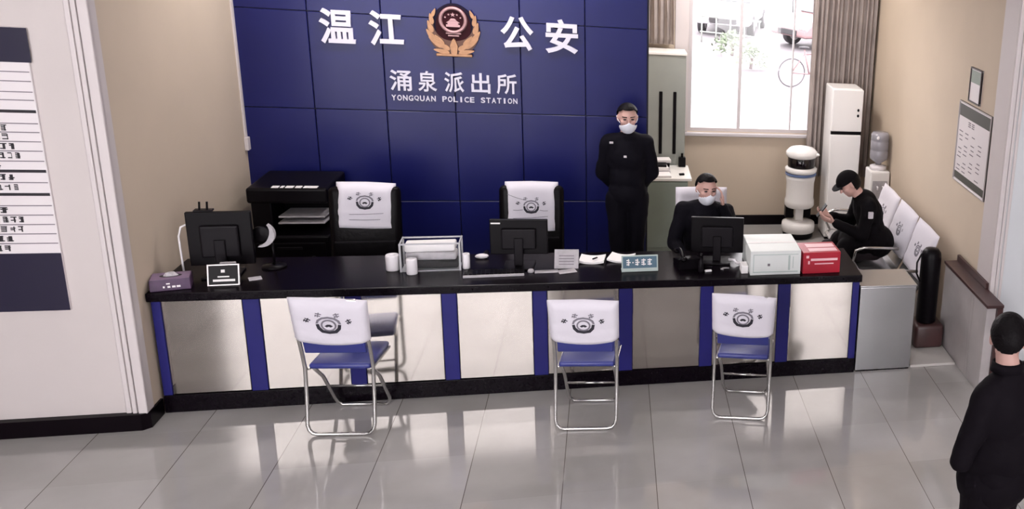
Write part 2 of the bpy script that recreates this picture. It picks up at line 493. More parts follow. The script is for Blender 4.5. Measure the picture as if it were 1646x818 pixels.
def panel_lamp(x, y, label, power=LAMP_W, z=HZ):
    t = thing('ceiling_panel_light', label, 'ceiling light', (x, y, z), 0, 'square ceiling panel lights')
    mb = MB(); mb.box((-0.32, -0.32, -0.022), (0.32, 0.32, -0.001), 0.005); obj('frame', mb, 'white_plastic', t)
    mb = MB(); mb.box((-0.29, -0.29, -0.026), (0.29, 0.29, -0.0225)); obj('diffuser', mb, 'lamp', t)
    l = bpy.data.lights.new('panel_lamp', 'AREA'); l.shape = 'SQUARE'; l.size = 0.56; l.energy = power; l.color = (1, 0.95, 0.94)
    lo = bpy.data.objects.new('panel_lamp', l); COL.objects.link(lo); lo.parent = t; lo.location = (0, 0, -0.035)
for x, y, s in ((0.4, -3.2, 'left'), (3.0, -3.2, 'middle'), (5.8, -3.2, 'right')):
    panel_lamp(x, y, 'square panel light in the %s of the lobby ceiling' % s)
panel_lamp(4.1, 2.75, 'added square fill light in the ceiling behind the counter before the window', 42, CZ)  # unseen lamp added to brighten the wall and corner below the window

# ================================================================== SIGN WALL
LY = BY - 0.001
def letter(ch, x0, x1, z0, z1, label, depth=0.02, weight=0.018, group=None, name='sign_character'):
    me = text_mesh(ch, x0, x1, z0, z1, depth, weight)
    o = put(name, me, 'letter', None, (0, LY, 0))
    tag(o, label, 'letter', group)
for ch, x0, x1, z0, z1, lab in (
    ('温', 0.985, 1.222, 2.098, 2.365, 'large white raised character 温 at the left end of the sign'),
    ('江', 1.318, 1.555, 2.100, 2.368, 'large white raised character 江 just left of the emblem'),
    ('公', 2.253, 2.498, 2.112, 2.384, 'large white raised character 公 just right of the emblem'),
    ('安', 2.588, 2.838, 2.104, 2.380, 'large white raised character 安 at the right end of the sign')):
    letter(ch, x0, x1, z0, z1, lab, 0.025, 0.023, 'large characters of the sign')
for ch, x0, x1, lab in (('涌', 1.437, 1.590, 'first'), ('泉', 1.637, 1.770, 'second'), ('派', 1.826, 1.968, 'third'), ('出', 2.022, 2.162, 'fourth'), ('所', 2.210, 2.360, 'last')):
    letter(ch, x0, x1, 1.748, 1.912, 'small white raised character %s, %s in the row under the emblem' % (ch, lab), 0.015, 0.013, 'small characters of the sign')
line = 'YONGQUAN POLICE STATION'
adv = (2.366 - 1.437) / len(line)
ords = ['first', 'second', 'third', 'fourth', 'fifth', 'sixth', 'seventh', 'eighth']
word, k = line.split(' ')[0], 0
for i, ch in enumerate(line):
    if ch == ' ':
        k = 0; word = line[i + 1:].split(' ')[0]; continue
    w = adv * (0.30 if ch == 'I' else 0.80)
    xc = 1.437 + adv * (i + 0.5)
    letter(ch, xc - w / 2, xc + w / 2, 1.668, 1.712, 'tiny white letter %s, %s letter of %s under the characters' % (ch, ords[k], word), 0.008, 0.018, 'latin letters of the sign', 'sign_letter')
    k += 1

def emblem():
    t = thing('police_emblem', 'gold wreathed maroon emblem mounted on the blue wall between large characters', 'emblem', (1.911, LY, 2.245))
    W, Hh = 0.19, 0.212
    def outline(s, n=48, d=0.0):
        pts = []
        for i in range(n):
            a = 2 * pi * i / n
            x, z = sin(a), cos(a)
            # shield like: widest just below the middle, flat foot
            rx = W * (0.80 + 0.20 * (1 - max(0, z) ** 1.5)) if z > 0 else W * (1 - 0.24 * (-z) ** 2.2)
            pts.append((rx * x * s, (Hh * z) * s + d))
        return pts
    mb = MB(); mb.prism(outline(1.0), -0.014, 0.0); obj('shield', mb, 'navy_enamel', t)
    mb = MB(); mb.prism([(0.125 * sin(2 * pi * i / 40), 0.03 + 0.165 * cos(2 * pi * i / 40)) for i in range(40)], -0.02, -0.014); obj('field', mb, 'maroon', t)
    # wreath leaves, both sides
    cres = []
    for i in range(25):
        a = radians(52 + 256 * i / 24); cres.append((0.186 * sin(a), -0.005 + 0.195 * cos(a)))
    for i in range(24, -1, -1):
        a = radians(52 + 256 * i / 24); w = sin(pi * i / 24); cres.append(((0.170 - 0.078 * w) * sin(a), 0.005 + (0.185 - 0.098 * w) * cos(a)))
    mb = MB(); mb.prism(cres, -0.0235, -0.0142); obj('wreath_band', mb, 'gold_dark', t)
    for side in (-1, 1):
        spec = [(0.155, 0.085, 0.075, 0.020, 80), (0.165, 0.025, 0.085, 0.023, 72), (0.160, -0.045, 0.10, 0.026, 56), (0.128, -0.095, 0.11, 0.028, 38),
                (0.135, 0.135, 0.06, 0.016, 112), (0.102, -0.075, 0.085, 0.02, 50), (0.075, -0.125, 0.09, 0.024, 30), (0.09, -0.165, 0.10, 0.024, 12)]
        for q_, (cx, cz, L, w, ang) in enumerate(spec):
            a = radians(ang)
            mb = MB()
            poly = []
            for i in range(24):
                q = 2 * pi * i / 24
                u = cos(q) * L * 0.58; v = sin(q) * w * 0.74 * (1 - 0.45 * cos(q))
                poly.append((side * (cx + u * cos(a) - v * sin(a)), cz + u * sin(a) + v * cos(a)))
            mb.prism(poly, -0.027 - 0.0011 * q_ - (0.0005 if side > 0 else 0), -0.0145 - 0.0003 * q_)
            obj('wreath_leaf', mb, 'gold', t)
    mb = MB(); mb.tube([(0.090 * sin(2 * pi * i / 40), -0.026, 0.082 + 0.094 * cos(2 * pi * i / 40)) for i in range(40)], 0.0135, 8, True)
    obj('ring', mb, 'rose_gold', t, True)
    mb = MB(); mb.prism([(0.08 * sin(2 * pi * i / 40), 0.082 + 0.085 * cos(2 * pi * i / 40)) for i in range(40)], -0.024, -0.02); obj('disc', mb, 'maroon', t)
    # gatehouse and stars
    mb = MB(); mb.box((-0.05, -0.034, 0.030), (0.05, -0.024, 0.048)); mb.box((-0.038, -0.033, 0.048), (0.038, -0.024, 0.062))
    mb.prism([(-0.05, 0.062), (0.05, 0.062), (0.03, 0.076), (-0.03, 0.076)], -0.035, -0.024)
    mb.prism([(-0.028, 0.078), (0.028, 0.078), (0.014, 0.096), (-0.014, 0.096)], -0.034, -0.024); obj('gatehouse', mb, 'rose_gold', t)
    def star(cx, cz, r):
        mb = MB(); mb.prism([(cx + (r if i % 2 == 0 else r * 0.42) * sin(pi * i / 5), cz + (r if i % 2 == 0 else r * 0.42) * cos(pi * i / 5)) for i in range(10)], -0.03, -0.024)
        obj('star', mb, 'rose_gold', t)
    star(0, 0.125, 0.018)
    for a in (-0.055, -0.03, 0.03, 0.055): star(a, 0.115 + (0.01 if abs(a) < 0.04 else -0.012), 0.009)
    mb = MB(); mb.box((-0.055, -0.03, -0.028), (0.055, -0.018, -0.016), 0.003); mb.box((-0.04, -0.03, -0.046), (0.04, -0.018, -0.034), 0.003); obj('plinth', mb, 'rose_gold', t)
    mb = MB(); mb.prism([(-0.018, -0.20), (0.018, -0.20), (0.028, -0.12), (0.012, -0.075), (0, -0.06), (-0.012, -0.075), (-0.028, -0.12)], -0.040, -0.0148); obj('stem', mb, 'gold', t)
    mb = MB(); mb.box((-0.13, -0.0385, -0.205), (0.13, -0.014, -0.182), 0.005); obj('foot', mb, 'gold', t)
emblem()

# ================================================================== LEFT DIRECTORY BOARD
def directory():
    t = thing('directory_board', 'white directory board with navy header and footer on left white wall', 'notice board', (-0.45, PY - 0.0005, 1.6))
    x0, x1 = -0.60, 0.585            # local, right edge at world 0.135
    def Z(z): return z - 1.6
    mb = MB(); mb.box((x0, -0.016, Z(0.785)), (x1, 0, Z(2.40)), 0.002, 1); obj('backing', mb, 'board', t)
    mb = MB(); mb.box((x0, -0.019, Z(2.215)), (x1 + 0.012, -0.0165, Z(2.40))); obj('header', mb, 'navy_board', t)
    mb = MB(); mb.box((x0, -0.019, Z(0.787)), (x1, -0.0165, Z(1.135))); obj('footer', mb, 'navy_board', t)
    for z, th in ((2.164, .005), (2.113, .005), (2.055, .005), (2.01, .005), (1.948, .016), (1.881, .005), (1.832, .005), (1.78, .005), (1.727, .005), (1.67, .005), (1.613, .016), (1.548, .005), (1.48, .016), (1.415, .005), (1.36, .005), (1.305, .005), (1.25, .005), (1.194, .005)):
        mb = MB(); mb.box((x0 + 0.01, -0.0185, Z(z) - th / 2), (x1 - 0.005, -0.0165, Z(z) + th / 2)); obj('rule_line', mb, 'black_ink' if th > .01 else 'grey_ink', t)
    rows = []
    for z, xe in ((1.855, -0.018), (1.806, -0.013), (1.752, 0.02), (1.70, 0.012), (1.645, -0.076), (1.578, -0.011), (1.52, -0.016), (1.44, -0.087), (1.388, -0.08), (1.333, -0.022), (1.278, -0.021), (1.222, -0.055), (1.165, -0.109)):
        rows.append((z, xe + 0.45))
    for z, xe in rows:
        mb = MB(); x = xe - 0.42
        while x < xe:
            w = random.uniform(0.022, 0.034)
            for q in range(4):
                if random.random() < 0.8:
                    zz = z - 0.014 + 0.009 * q
                    mb.box((x, -0.0185, Z(zz)), (x + w * random.uniform(0.6, 1), -0.0165, Z(zz) + 0.0055))
            mb.box((x + w * random.uniform(0.2, 0.7), -0.0186, Z(z - 0.015)), (x + w * 0.75, -0.0166, Z(z + 0.016)))
            x += w + 0.010
        obj('text_row', mb, 'black_ink', t)
directory()

# ================================================================== RECEPTION COUNTER
def counter():
    t = thing('reception_counter', 'long black topped reception counter with steel panels between blue posts', 'counter', (0.43, 0, 0))
    ox = 0.43
    L = 4.878 - ox
    mb = MB(); mb.box((0, -0.035, 0.755), (L + 0.01, 0.60, 0.812), 0.006); obj('worktop', mb, 'granite', t)
    mb = MB(); mb.box((0.012, -0.012, 0), (L, 0.05, 0.118), 0.003); obj('kick_board', mb, 'granite', t)
    mb = MB(); mb.box((0.012, 0.012, 0.118), (L, 0.045, 0.755)); obj('carcass', mb, 'granite', t)
    mb = MB(); mb.box((0.012, 0.046, 0), (0.05, 0.58, 0.755)); obj('end_panel', mb, 'granite', t)
    mb = MB(); mb.box((L - 0.04, 0.046, 0), (L, 0.58, 0.755)); obj('end_panel', mb, 'granite', t)
    mb = MB(); mb.box((0.05, 0.42, 0.60), (L - 0.04, 0.44, 0.755)); obj('modesty_rail', mb, 'granite', t)
    cs = [0.40 + 0.558 * k for k in range(9)]
    for k, c in enumerate(cs):
        a, b = (c - 0.045, c + 0.045)
        if k == 0: a, b = 0.442, 0.490
        if k == 8: a, b = 4.825, 4.876
        mb = MB(); mb.box((a - ox, -0.008, 0.118), (b - ox, 0.03, 0.755), 0.004); obj('post', mb, 'blue_frame', t)
    for k in range(8):
        a = (cs[k] + 0.047 if k else 0.492) - ox
        b = (cs[k + 1] - 0.047 if k < 7 else 4.823) - ox
        mb = MB(); mb.box((a, -0.004, 0.122), (b, 0.02, 0.751), 0.004); obj('panel', mb, 'steel', t)
counter()

def steel_box():
    t = thing('steel_cabinet', 'stainless steel box cabinet joined to right end of counter', 'cabinet', (5.11, 0, 0))
    mb = MB(); mb.box((-0.222, -0.01, 0.012), (0.222, 0.34, 0.70), 0.006); obj('body', mb, 'steel_box', t)
    mb = MB(); mb.box((-0.226, -0.016, 0.7005), (0.226, 0.345, 0.715), 0.004); obj('top', mb, 'steel_box', t)
    mb = MB(); mb.box((-0.216, 0, 0), (0.216, 0.33, 0.0115)); obj('plinth', mb, 'granite', t)
steel_box()

# ================================================================== CHAIRS
def arc_pts(c, r, a0, a1, n, f):
    return [f(c[0] + r * cos(a0 + (a1 - a0) * i / n), c[1] + r * sin(a0 + (a1 - a0) * i / n)) for i in range(n + 1)]

def print_parts(parent, mx, s=1.0, soft=False):
    """badge print with four small marks in an arc; local plane xz, front -y, transformed by mx"""
    def ring(r0, r1, n, d0, d1, a0=0):
        mb = MB()
        A = []
        for i in range(n):
            a = a0 + 2 * pi * i / n
            A.append([mb.bm.verts.new((r * s * sin(a), y, r * s * cos(a))) for r, y in ((r0, d1), (r1, d1), (r1, d0), (r0, d0))])
        for i in range(n):
            p, q = A[i], A[(i + 1) % n]
            for k in range(4): mb.bm.faces.new((p[k], p[(k + 1) % 4], q[(k + 1) % 4], q[k]))
        return mb
    m1 = 'print_crease_grey' if soft else 'print'
    # shield lower arc (thick, open at the top)
    mb = MB()
    pts = [(-0.050, 0.004), (-0.046, -0.020), (-0.030, -0.040), (0.0, -0.046), (0.030, -0.040), (0.046, -0.020), (0.050, 0.004), (0.038, 0.006), (0.034, -0.012), (0.022, -0.026), (0, -0.031), (-0.022, -0.026), (-0.034, -0.012), (-0.038, 0.006)]
    mb.prism([(x * s, z * s) for x, z in pts], -0.0016, 0.001).xf(mx)
    obj('badge_print', mb, m1, parent)
    mb = MB()
    pts = [(0.050, 0.010), (0.044, 0.028), (0.026, 0.042), (0, 0.047), (-0.026, 0.042), (-0.044, 0.028), (-0.050, 0.010), (-0.041, 0.010), (-0.036, 0.023), (-0.022, 0.034), (0, 0.038), (0.022, 0.034), (0.036, 0.023), (0.041, 0.010)]
    mb.prism([(x * s, z * s) for x, z in pts], -0.0016, 0.001).xf(mx)
    obj('badge_arch', mb, 'print_crease_grey', parent)
    obj('badge_ring', ring(0.024, 0.031, 24, 0.001, -0.0016).xf(mx), 'print_crease_grey' if soft else 'print_crease_grey', parent)
    mb = MB(); mb.prism([(x * s, z * s) for x, z in ((-0.016, -0.004), (-0.008, -0.010), (0, -0.006), (0.008, -0.010), (0.016, -0.004), (0.006, 0.004), (-0.006, 0.004))], -0.0016, 0.001).xf(mx); obj('badge_centre', mb, m1, parent)
    for x, z, r, sm in ((-0.082, 0.026, 0.5, 0), (-0.036, 0.056, 0.25, 1), (0.036, 0.056, -0.25, 1), (0.082, 0.026, -0.5, 0)):
        mb = MB()
        lm = Matrix.Translation((x * s, 0, z * s)) @ Matrix.Rotation(r, 4, 'Y')
        w = 0.012 * s
        mb.box((-w, -0.0016, 0.3 * w), (w, 0.001, 0.6 * w), mx=lm); mb.box((-w, -0.0016, -0.6 * w), (w * .8, 0.001, -0.25 * w), mx=lm)
        mb.box((-0.2 * w, -0.0017, -w), (0.2 * w, 0.001, w), mx=lm); mb.box((-0.9 * w, -0.0017, -w), (-0.55 * w, 0.001, -0.1 * w), mx=lm)
        mb.xf(mx); obj('print_mark', mb, 'print_crease_grey' if (soft or sm) else 'print', parent)

def cloth_cover(w_top, w_bot, h, th, sag, seed, rumple=0.004):
    """closed cloth slip, local: x across, z up from 0..h, y thickness; bottom edge sags"""
    mb = MB()
    nx, nz = 22, 16
    F, Bk = [], []
    for j in range(nz + 1):
        v = j / nz
        rf, rb = [], []
        for i in range(nx + 1):
            u = i / nx * 2 - 1
            w = (w_bot + (w_top - w_bot) * v) / 2
            z = h * v - sag * (1 - u * u) * (1 - v) + 0.006 * (1 - abs(u)) * v
            ed = min(1.0, (1 - abs(u)) * 6) ** 0.5 * min(1.0, (1 - v) * 7 + 0.02) ** 0.5
            nn = noise.noise(Vector((u * 1.2 + seed, v * 5, seed * 2.1))) * rumple
            fold = 0.5 * rumple * sin(v * 26 + seed + 1.5 * u) * max(0, 1 - v * 1.3)
            y = th / 2 * max(0.12, ed)
            rf.append(mb.bm.verts.new((u * w, -y + nn + fold, z)))
            rb.append(mb.bm.verts.new((u * w, y + nn + fold, z)))
        F.append(rf); Bk.append(rb)
    f = mb.bm.faces.new
    for j in range(nz):
        for i in range(nx):
            f((F[j][i], F[j][i + 1], F[j + 1][i + 1], F[j + 1][i])); f((Bk[j][i + 1], Bk[j][i], Bk[j + 1][i], Bk[j + 1][i + 1]))
        f((F[j][0], F[j + 1][0], Bk[j + 1][0], Bk[j][0])); f((F[j + 1][nx], F[j][nx], Bk[j][nx], Bk[j + 1][nx]))
    for i in range(nx):
        f((F[0][i + 1], F[0][i], Bk[0][i], Bk[0][i + 1])); f((F[nz][i], F[nz][i + 1], Bk[nz][i + 1], Bk[nz][i]))
    return mb

def folding_chair(loc, rz, label, wt, wb, seed, skew=0.0):
    t = thing('folding_chair', label, 'chair', loc, rz, 'blue folding chairs in front of the counter')
    hw = 0.188
    def U(yf, z_bot, y_bot, n=6, rc=0.05):
        """floor loop corner"""
    # back frame + rear floor loop: one tube
    yb0, yb1, yb2 = -0.195, -0.150, -0.262
    r = 0.011
    pts = []
    for s in (-1, 1):
        col = [(s * (hw - 0.03), -0.2655, 0.928), (s * (hw - 0.008), -0.262, 0.915), (s * hw, -0.2545, 0.885), (s * hw, -0.174, 0.56), (s * hw, yb1, 0.44), (s * hw, yb1 - 0.015, 0.25), (s * hw, yb0 + 0.004, 0.075), (s * (hw - 0.008), yb0, 0.040), (s * (hw - 0.028), yb0 - 0.002, 0.018), (s * (hw - 0.055), yb0 - 0.002, 0.0115)]
        pts += col if s == -1 else col[::-1]
    mb = MB(); mb.tube(pts, r, 10, True); obj('back_frame', mb, 'chrome', t, True)
    # front leg loop
    hw2 = hw - 0.026
    pts = []
    for s in (-1, 1):
        col = [(s * hw2, -0.125, 0.44), (s * hw2, 0.02, 0.30), (s * hw2, 0.165, 0.075), (s * (hw2 - 0.008), 0.185, 0.035), (s * (hw2 - 0.03), 0.192, 0.0115)]
        pts += col if s == -1 else col[::-1]
    mb = MB(); mb.tube(pts, r, 10); obj('front_leg_frame', mb, 'chrome', t, True)
    mb = MB(); mb.tube([(-hw2, 0.085, 0.20), (hw2, 0.085, 0.20)], 0.007); obj('stretcher', mb, 'chrome', t, True)
    # seat
    mb = MB(); mb.box((-0.172, -0.145, 0.425), (0.172, 0.205, 0.462), 0.016, 3); obj('seat', mb, 'blue_seat', t, True)
    for s in (-1, 1):
        mb = MB(); mb.box((s * 0.1745 - 0.008, -0.14, 0.418), (s * 0.1745 + 0.008, 0.19, 0.432), 0.003); obj('seat_rail', mb, 'chrome', t)
    # padded back under the cover
    tilt = Matrix.Translation((0, yb1 - 0.03, 0.585)) @ Matrix.Rotation(radians(14), 4, 'X')
    mb = MB(); mb.box((-0.170, -0.010, -0.035), (0.170, 0.010, 0.30), 0.01, 3, mx=tilt); obj('backrest', mb, 'blue_seat', t, True)
    cm = Matrix.Translation((0, -0.1985, 0.66)) @ Matrix.Rotation(radians(14), 4, 'X') @ Matrix.Rotation(skew, 4, 'Y')
    mb = cloth_cover(wt, wb, 0.288, 0.068, 0.032, seed); mb.xf(cm)
    c = obj('back_cover', mb, 'cloth', t, True)
    print_parts(c, cm @ Matrix.Translation((0.0, -0.0355, 0.12)), 1.35)
    return t
folding_chair((1.530, -0.262, 0), radians(-6.5), 'blue folding chair before left part of counter, white cover askew', 0.420, 0.408, 1.3, radians(2.5))
folding_chair((2.958, -0.415, 0), radians(-6.4), 'blue folding chair in the middle before the counter, white back cover', 0.424, 0.412, 4.1)
folding_chair((3.975, -0.425, 0), radians(-13.5), 'blue folding chair nearest the steel cabinet, turned slightly, white back cover', 0.416, 0.404, 8.6, radians(1.5))

def office_chair(loc, rz, label, tilt, creases, seed, hcov=0.33):
    t = thing('office_chair', label, 'chair', loc, rz, 'black office chairs behind the counter')
    # faces -y
    mb = MB()
    for k in range(5):
        a = 2 * pi * k / 5 + 0.3
        mb.tube([(0, 0, 0.09), (0.28 * cos(a), 0.28 * sin(a), 0.06)], 0.022, 8, r1=0.014)
    obj('star_base', mb, 'black_plastic', t)
    for k in range(5):
        a = 2 * pi * k / 5 + 0.3
        mb = MB(); mb.ell((0.28 * cos(a), 0.28 * sin(a), 0.027), (0.027, 0.027, 0.027)); obj('castor', mb, 'black_plastic', t, True)
    mb = MB(); mb.tube([(0, 0, 0.08), (0, 0, 0.42)], 0.028, 12); obj('gas_column', mb, 'black_plastic', t, True)
    mb = MB(); mb.box((-0.25, -0.26, 0.42), (0.25, 0.22, 0.52), 0.04, 4); obj('seat', mb, 'leather', t, True)
    bm_ = Matrix.Translation((0, 0.20, 0.50)) @ Matrix.Rotation(radians(-7), 4, 'X')
    mb = MB(); mb.box((-0.235, -0.05, 0.0), (0.235, 0.05, 0.66), 0.045, 4); mb.xf(bm_); obj('backrest', mb, 'leather', t, True)
    mb = MB(); mb.box((-0.20, -0.062, 0.24), (0.20, -0.051, 0.255), 0.004); mb.xf(bm_); obj('back_seam', mb, 'grey_plastic', t)
    for s in (-1, 1):
        mb = MB(); mb.tube([(s * 0.24, 0.12, 0.47), (s * 0.30, 0.10, 0.52), (s * 0.31, 0.05, 0.68), (s * 0.31, -0.15, 0.70), (s * 0.30, -0.20, 0.62), (s * 0.24, -0.16, 0.47)], 0.02, 8); obj('armrest', mb, 'grey_plastic', t, True)
    cm = bm_ @ Matrix.Translation((0, 0, 0.665 - hcov + 0.02)) @ Matrix.Rotation(tilt, 4, 'Y')
    mb = cloth_cover(0.385, 0.395, hcov, 0.115, 0.004, seed, 0.006); mb.xf(cm)
    c = obj('back_cover', mb, 'cloth', t, True)
    print_parts(c, cm @ Matrix.Translation((-0.0, -0.0605, 0.19)), 1.15)
    for a, b, z0, z1 in creases:
        mb = MB(); mb.tube([(a, -0.0625, z0), ((a + b) / 2, -0.063, (z0 + z1) / 2 - 0.003), (b, -0.0625, z1)], 0.0022, 6); mb.xf(cm); obj('crease', mb, 'print_crease_grey', c)  # shade of the cloth folds drawn as thin grey strips
    return t
office_chair((1.375, 0.90, 0), radians(2), 'black office chair with white cover behind counter, left of the two', radians(2), ((-0.10, 0.12, 0.10, 0.112), (-0.10, 0.10, 0.06, 0.065)), 3.0)
office_chair((2.50, 0.95, 0), radians(-1), 'black office chair with creased white cover behind middle black monitor', 0, ((-0.17, -0.05, 0.29, 0.245), (-0.13, -0.06, 0.165, 0.168), (-0.13, 0.12, 0.10, 0.115), (0.06, 0.12, 0.165, 0.16)), 6.0, 0.38)

# ================================================================== COUNTER ITEMS
CT = 0.812
def monitor(loc, rz, w, h, zb, label, tilt=0.0, sticker=None):
    """computer monitor, its back toward -y"""
    t = thing('computer_monitor', label, 'monitor', loc, rz, 'black monitors on the counter')
    mx = Matrix.Translation((0, 0, zb + h / 2)) @ Matrix.Rotation(tilt, 4, 'Y')
    mb = MB(); mb.box((-w / 2, -0.012, -h / 2), (w / 2, 0.018, h / 2), 0.006); mb.xf(mx); p = obj('display_panel', mb, 'black_plastic', t)
    mb = MB(); mb.box((-w * 0.30, -0.035, -h * 0.34), (w * 0.30, -0.0125, h * 0.26), 0.012, 3); mb.xf(mx); obj('rear_housing', mb, 'grey_plastic', t)
    mb = MB(); mb.box((-w / 2 + 0.012, 0.0181, -h / 2 + 0.014), (w / 2 - 0.012, 0.0188, h / 2 - 0.012)); mb.xf(mx); obj('screen', mb, 'screen', t)
    mb = MB(); mb.box((-0.03, -0.05, 0.012), (0.03, -0.034, zb + h * 0.5), 0.006); obj('stand_neck', mb, 'grey_plastic', t)
    mb = MB(); mb.box((-0.10, -0.11, 0), (0.10, 0.07, 0.012), 0.004); obj('stand_base', mb, 'grey_plastic', t)
    if sticker:
        x0, x1, z0, z1 = sticker
        mb = MB(); mb.box((x0, -0.014, z0), (x1, -0.0125, z1)); mb.xf(mx); obj('sticker', mb, 'paper', t)
    return t
m1 = monitor((0.735, 0.30, CT), radians(4), 0.345, 0.355, 0.06, 'black monitor at left end of counter, router prongs and cable beside')
mb = MB()
for x in (-0.10, -0.06): mb.tube([(x, 0.02, 0.417), (x + 0.004, 0.02, 0.475)], 0.006, 8)
mb.box((-0.13, 0.0, 0.412), (-0.03, 0.05, 0.424), 0.003); obj('clip_prongs', mb, 'black_plastic', m1)
mb = MB(); mb.tube([(-0.17, 0.0, 0.335), (-0.20, -0.005, 0.32), (-0.215, -0.01, 0.26), (-0.21, -0.02, 0.10), (-0.205, -0.03, 0.01)], 0.006, 8); obj('cable', mb, 'white_plastic', m1, True)
monitor((2.482, 0.34, CT), radians(-2), 0.375, 0.255, 0.085, 'black monitor at the middle of the counter seen from behind', 0, (-0.178, -0.118, 0.096, 0.106))
m3 = monitor((3.848, 0.36, CT), radians(-6), 0.385, 0.275, 0.065, 'black monitor in front of the seated officer')
mb = MB()
mb.tube([(0.09, -0.06, 0.03), (0.13, -0.09, 0.04), (0.15, -0.11, 0.02), (0.175, -0.10, 0.012), (0.19, -0.08, 0.012)], 0.011, 8); obj('cable', mb, 'white_plastic', m3, True)

# telephone with pale curved handset, left
def telephone(loc, rz, label, m):
    t = thing('telephone', label, 'telephone', loc, rz)
    mb = MB(); mb.prism([(-0.09, 0), (0.09, 0), (0.09, 0.035), (-0.09, 0.075)], -0.085, 0.085, 'yz'); obj('base', mb, 'black_plastic', t)
    mb = MB(); mb.box((-0.02, -0.05, 0.04), (0.07, 0.03, 0.062), 0.004); obj('keypad', mb, 'grey_plastic', t)
    mb = MB()
    pts = [(-0.055 + 0.035 * (1 - cos(pi * (i / 10 - .5) )) * 0, -0.11 + 0.022 * i, 0.085 + 0.035 * sin(pi * i / 10)) for i in range(11)]
    mb.tube(pts, 0.014, 10); mb.ell((-0.055, -0.105, 0.082), (0.026, 0.026, 0.02)); mb.ell((-0.055, 0.105, 0.082), (0.026, 0.026, 0.02)); obj('handset', mb, m, t, True)
    return t
telephone((3.63, 0.27, CT), radians(10), 'black desk telephone left of the seated officer monitor', 'black_plastic')

def crescent_lamp():
    t = thing('desk_lamp', 'small dark desk lamp with pale crescent head right of left monitor', 'lamp', (0.98, 0.40, CT))
    mb = MB(); mb.lathe([(0.07, 0), (0.07, 0.012), (0.02, 0.02), (0, 0.02)], 24); obj('base', mb, 'black_plastic', t, True)
    mb = MB(); mb.tube([(0, 0, 0.015), (0.005, 0, 0.10), (0.0, 0, 0.17)], 0.008, 8); obj('stem', mb, 'black_plastic', t, True)
    mb = MB()
    pts = [(-0.055 + 0.085 * cos(a), -0.02, 0.235 + 0.085 * sin(a)) for a in [radians(-100 + 13 * i) for i in range(13)]]
    n = len(pts)
    poly = []
    for i, p in enumerate(pts): poly.append((p[0], p[2]))
    for i, p in reversed(list(enumerate(pts))):
        w = 0.034 * sin(pi * (i + 0.6) / (n + 0.2))
        d = Vector((-0.055 - p[0], 0.235 - p[2])).normalized()
        poly.append((p[0] + d.x * w, p[2] + d.y * w))
    mb.prism(poly, -0.035, -0.005); obj('lamp_head', mb, 'paper_grey', t)
    mb = MB(); mb.lathe([(0, 0.0), (0.05, 0.0), (0.05, 0.012), (0, 0.016)], 24); mb.xf(Matrix.Translation((-0.055, -0.003, 0.235)) @ Matrix.Rotation(radians(90), 4, 'X')); obj('lamp_disc', mb, 'black_plastic', t)
crescent_lamp()

def copier():
    t = thing('office_copier', 'black office copier with white printed strip standing by left wall', 'copier', (0.83, 1.55, 0))
    mb = MB(); mb.box((-0.26, -0.28, 0.03), (0.26, 0.28, 0.74), 0.015); obj('body', mb, 'black_plastic', t)
    mb = MB(); mb.box((-0.25, -0.27, 0), (0.25, 0.27, 0.0295)); obj('plinth', mb, 'black_plastic', t)
    for z in (0.12, 0.32, 0.52):
        mb = MB(); mb.box((-0.23, -0.292, z), (0.23, -0.2805, z + 0.17), 0.006); d = obj('paper_drawer', mb, 'black_plastic', t)
        mb = MB(); mb.box((-0.08, -0.302, z + 0.12), (0.08, -0.2925, z + 0.14), 0.003); obj('drawer_handle', mb, 'grey_plastic', d)
    mb = MB(); mb.box((-0.25, -0.20, 0.7405), (-0.12, 0.28, 0.98), 0.01); mb.box((-0.12, 0.08, 0.7405), (0.26, 0.28, 0.98), 0.01); obj('upper_column', mb, 'black_plastic', t)
    mb = MB(); mb.box((-0.26, -0.25, 0.9805), (0.26, 0.28, 1.10), 0.02, 3); obj('scanner_lid', mb, 'black_plastic', t)
    mb = MB(); 
    x = -0.10
    for w in (0.045, 0.02, 0.05, 0.04, 0.09): mb.box((x, -0.24, 1.1005), (x + w, -0.19, 1.104)); x += w + 0.012
    obj('printed_strip', mb, 'paper', t, rot=(0, 0, 0))
    for z, dy in ((0.80, -0.28), (0.845, -0.27)):
        mb = MB(); mb.box((-0.08, dy, z), (0.22, dy + 0.30, z + 0.012), 0.003, mx=Matrix.Rotation(radians(-4), 4, 'X')); obj('output_sheet', mb, 'paper_grey', t)
copier()

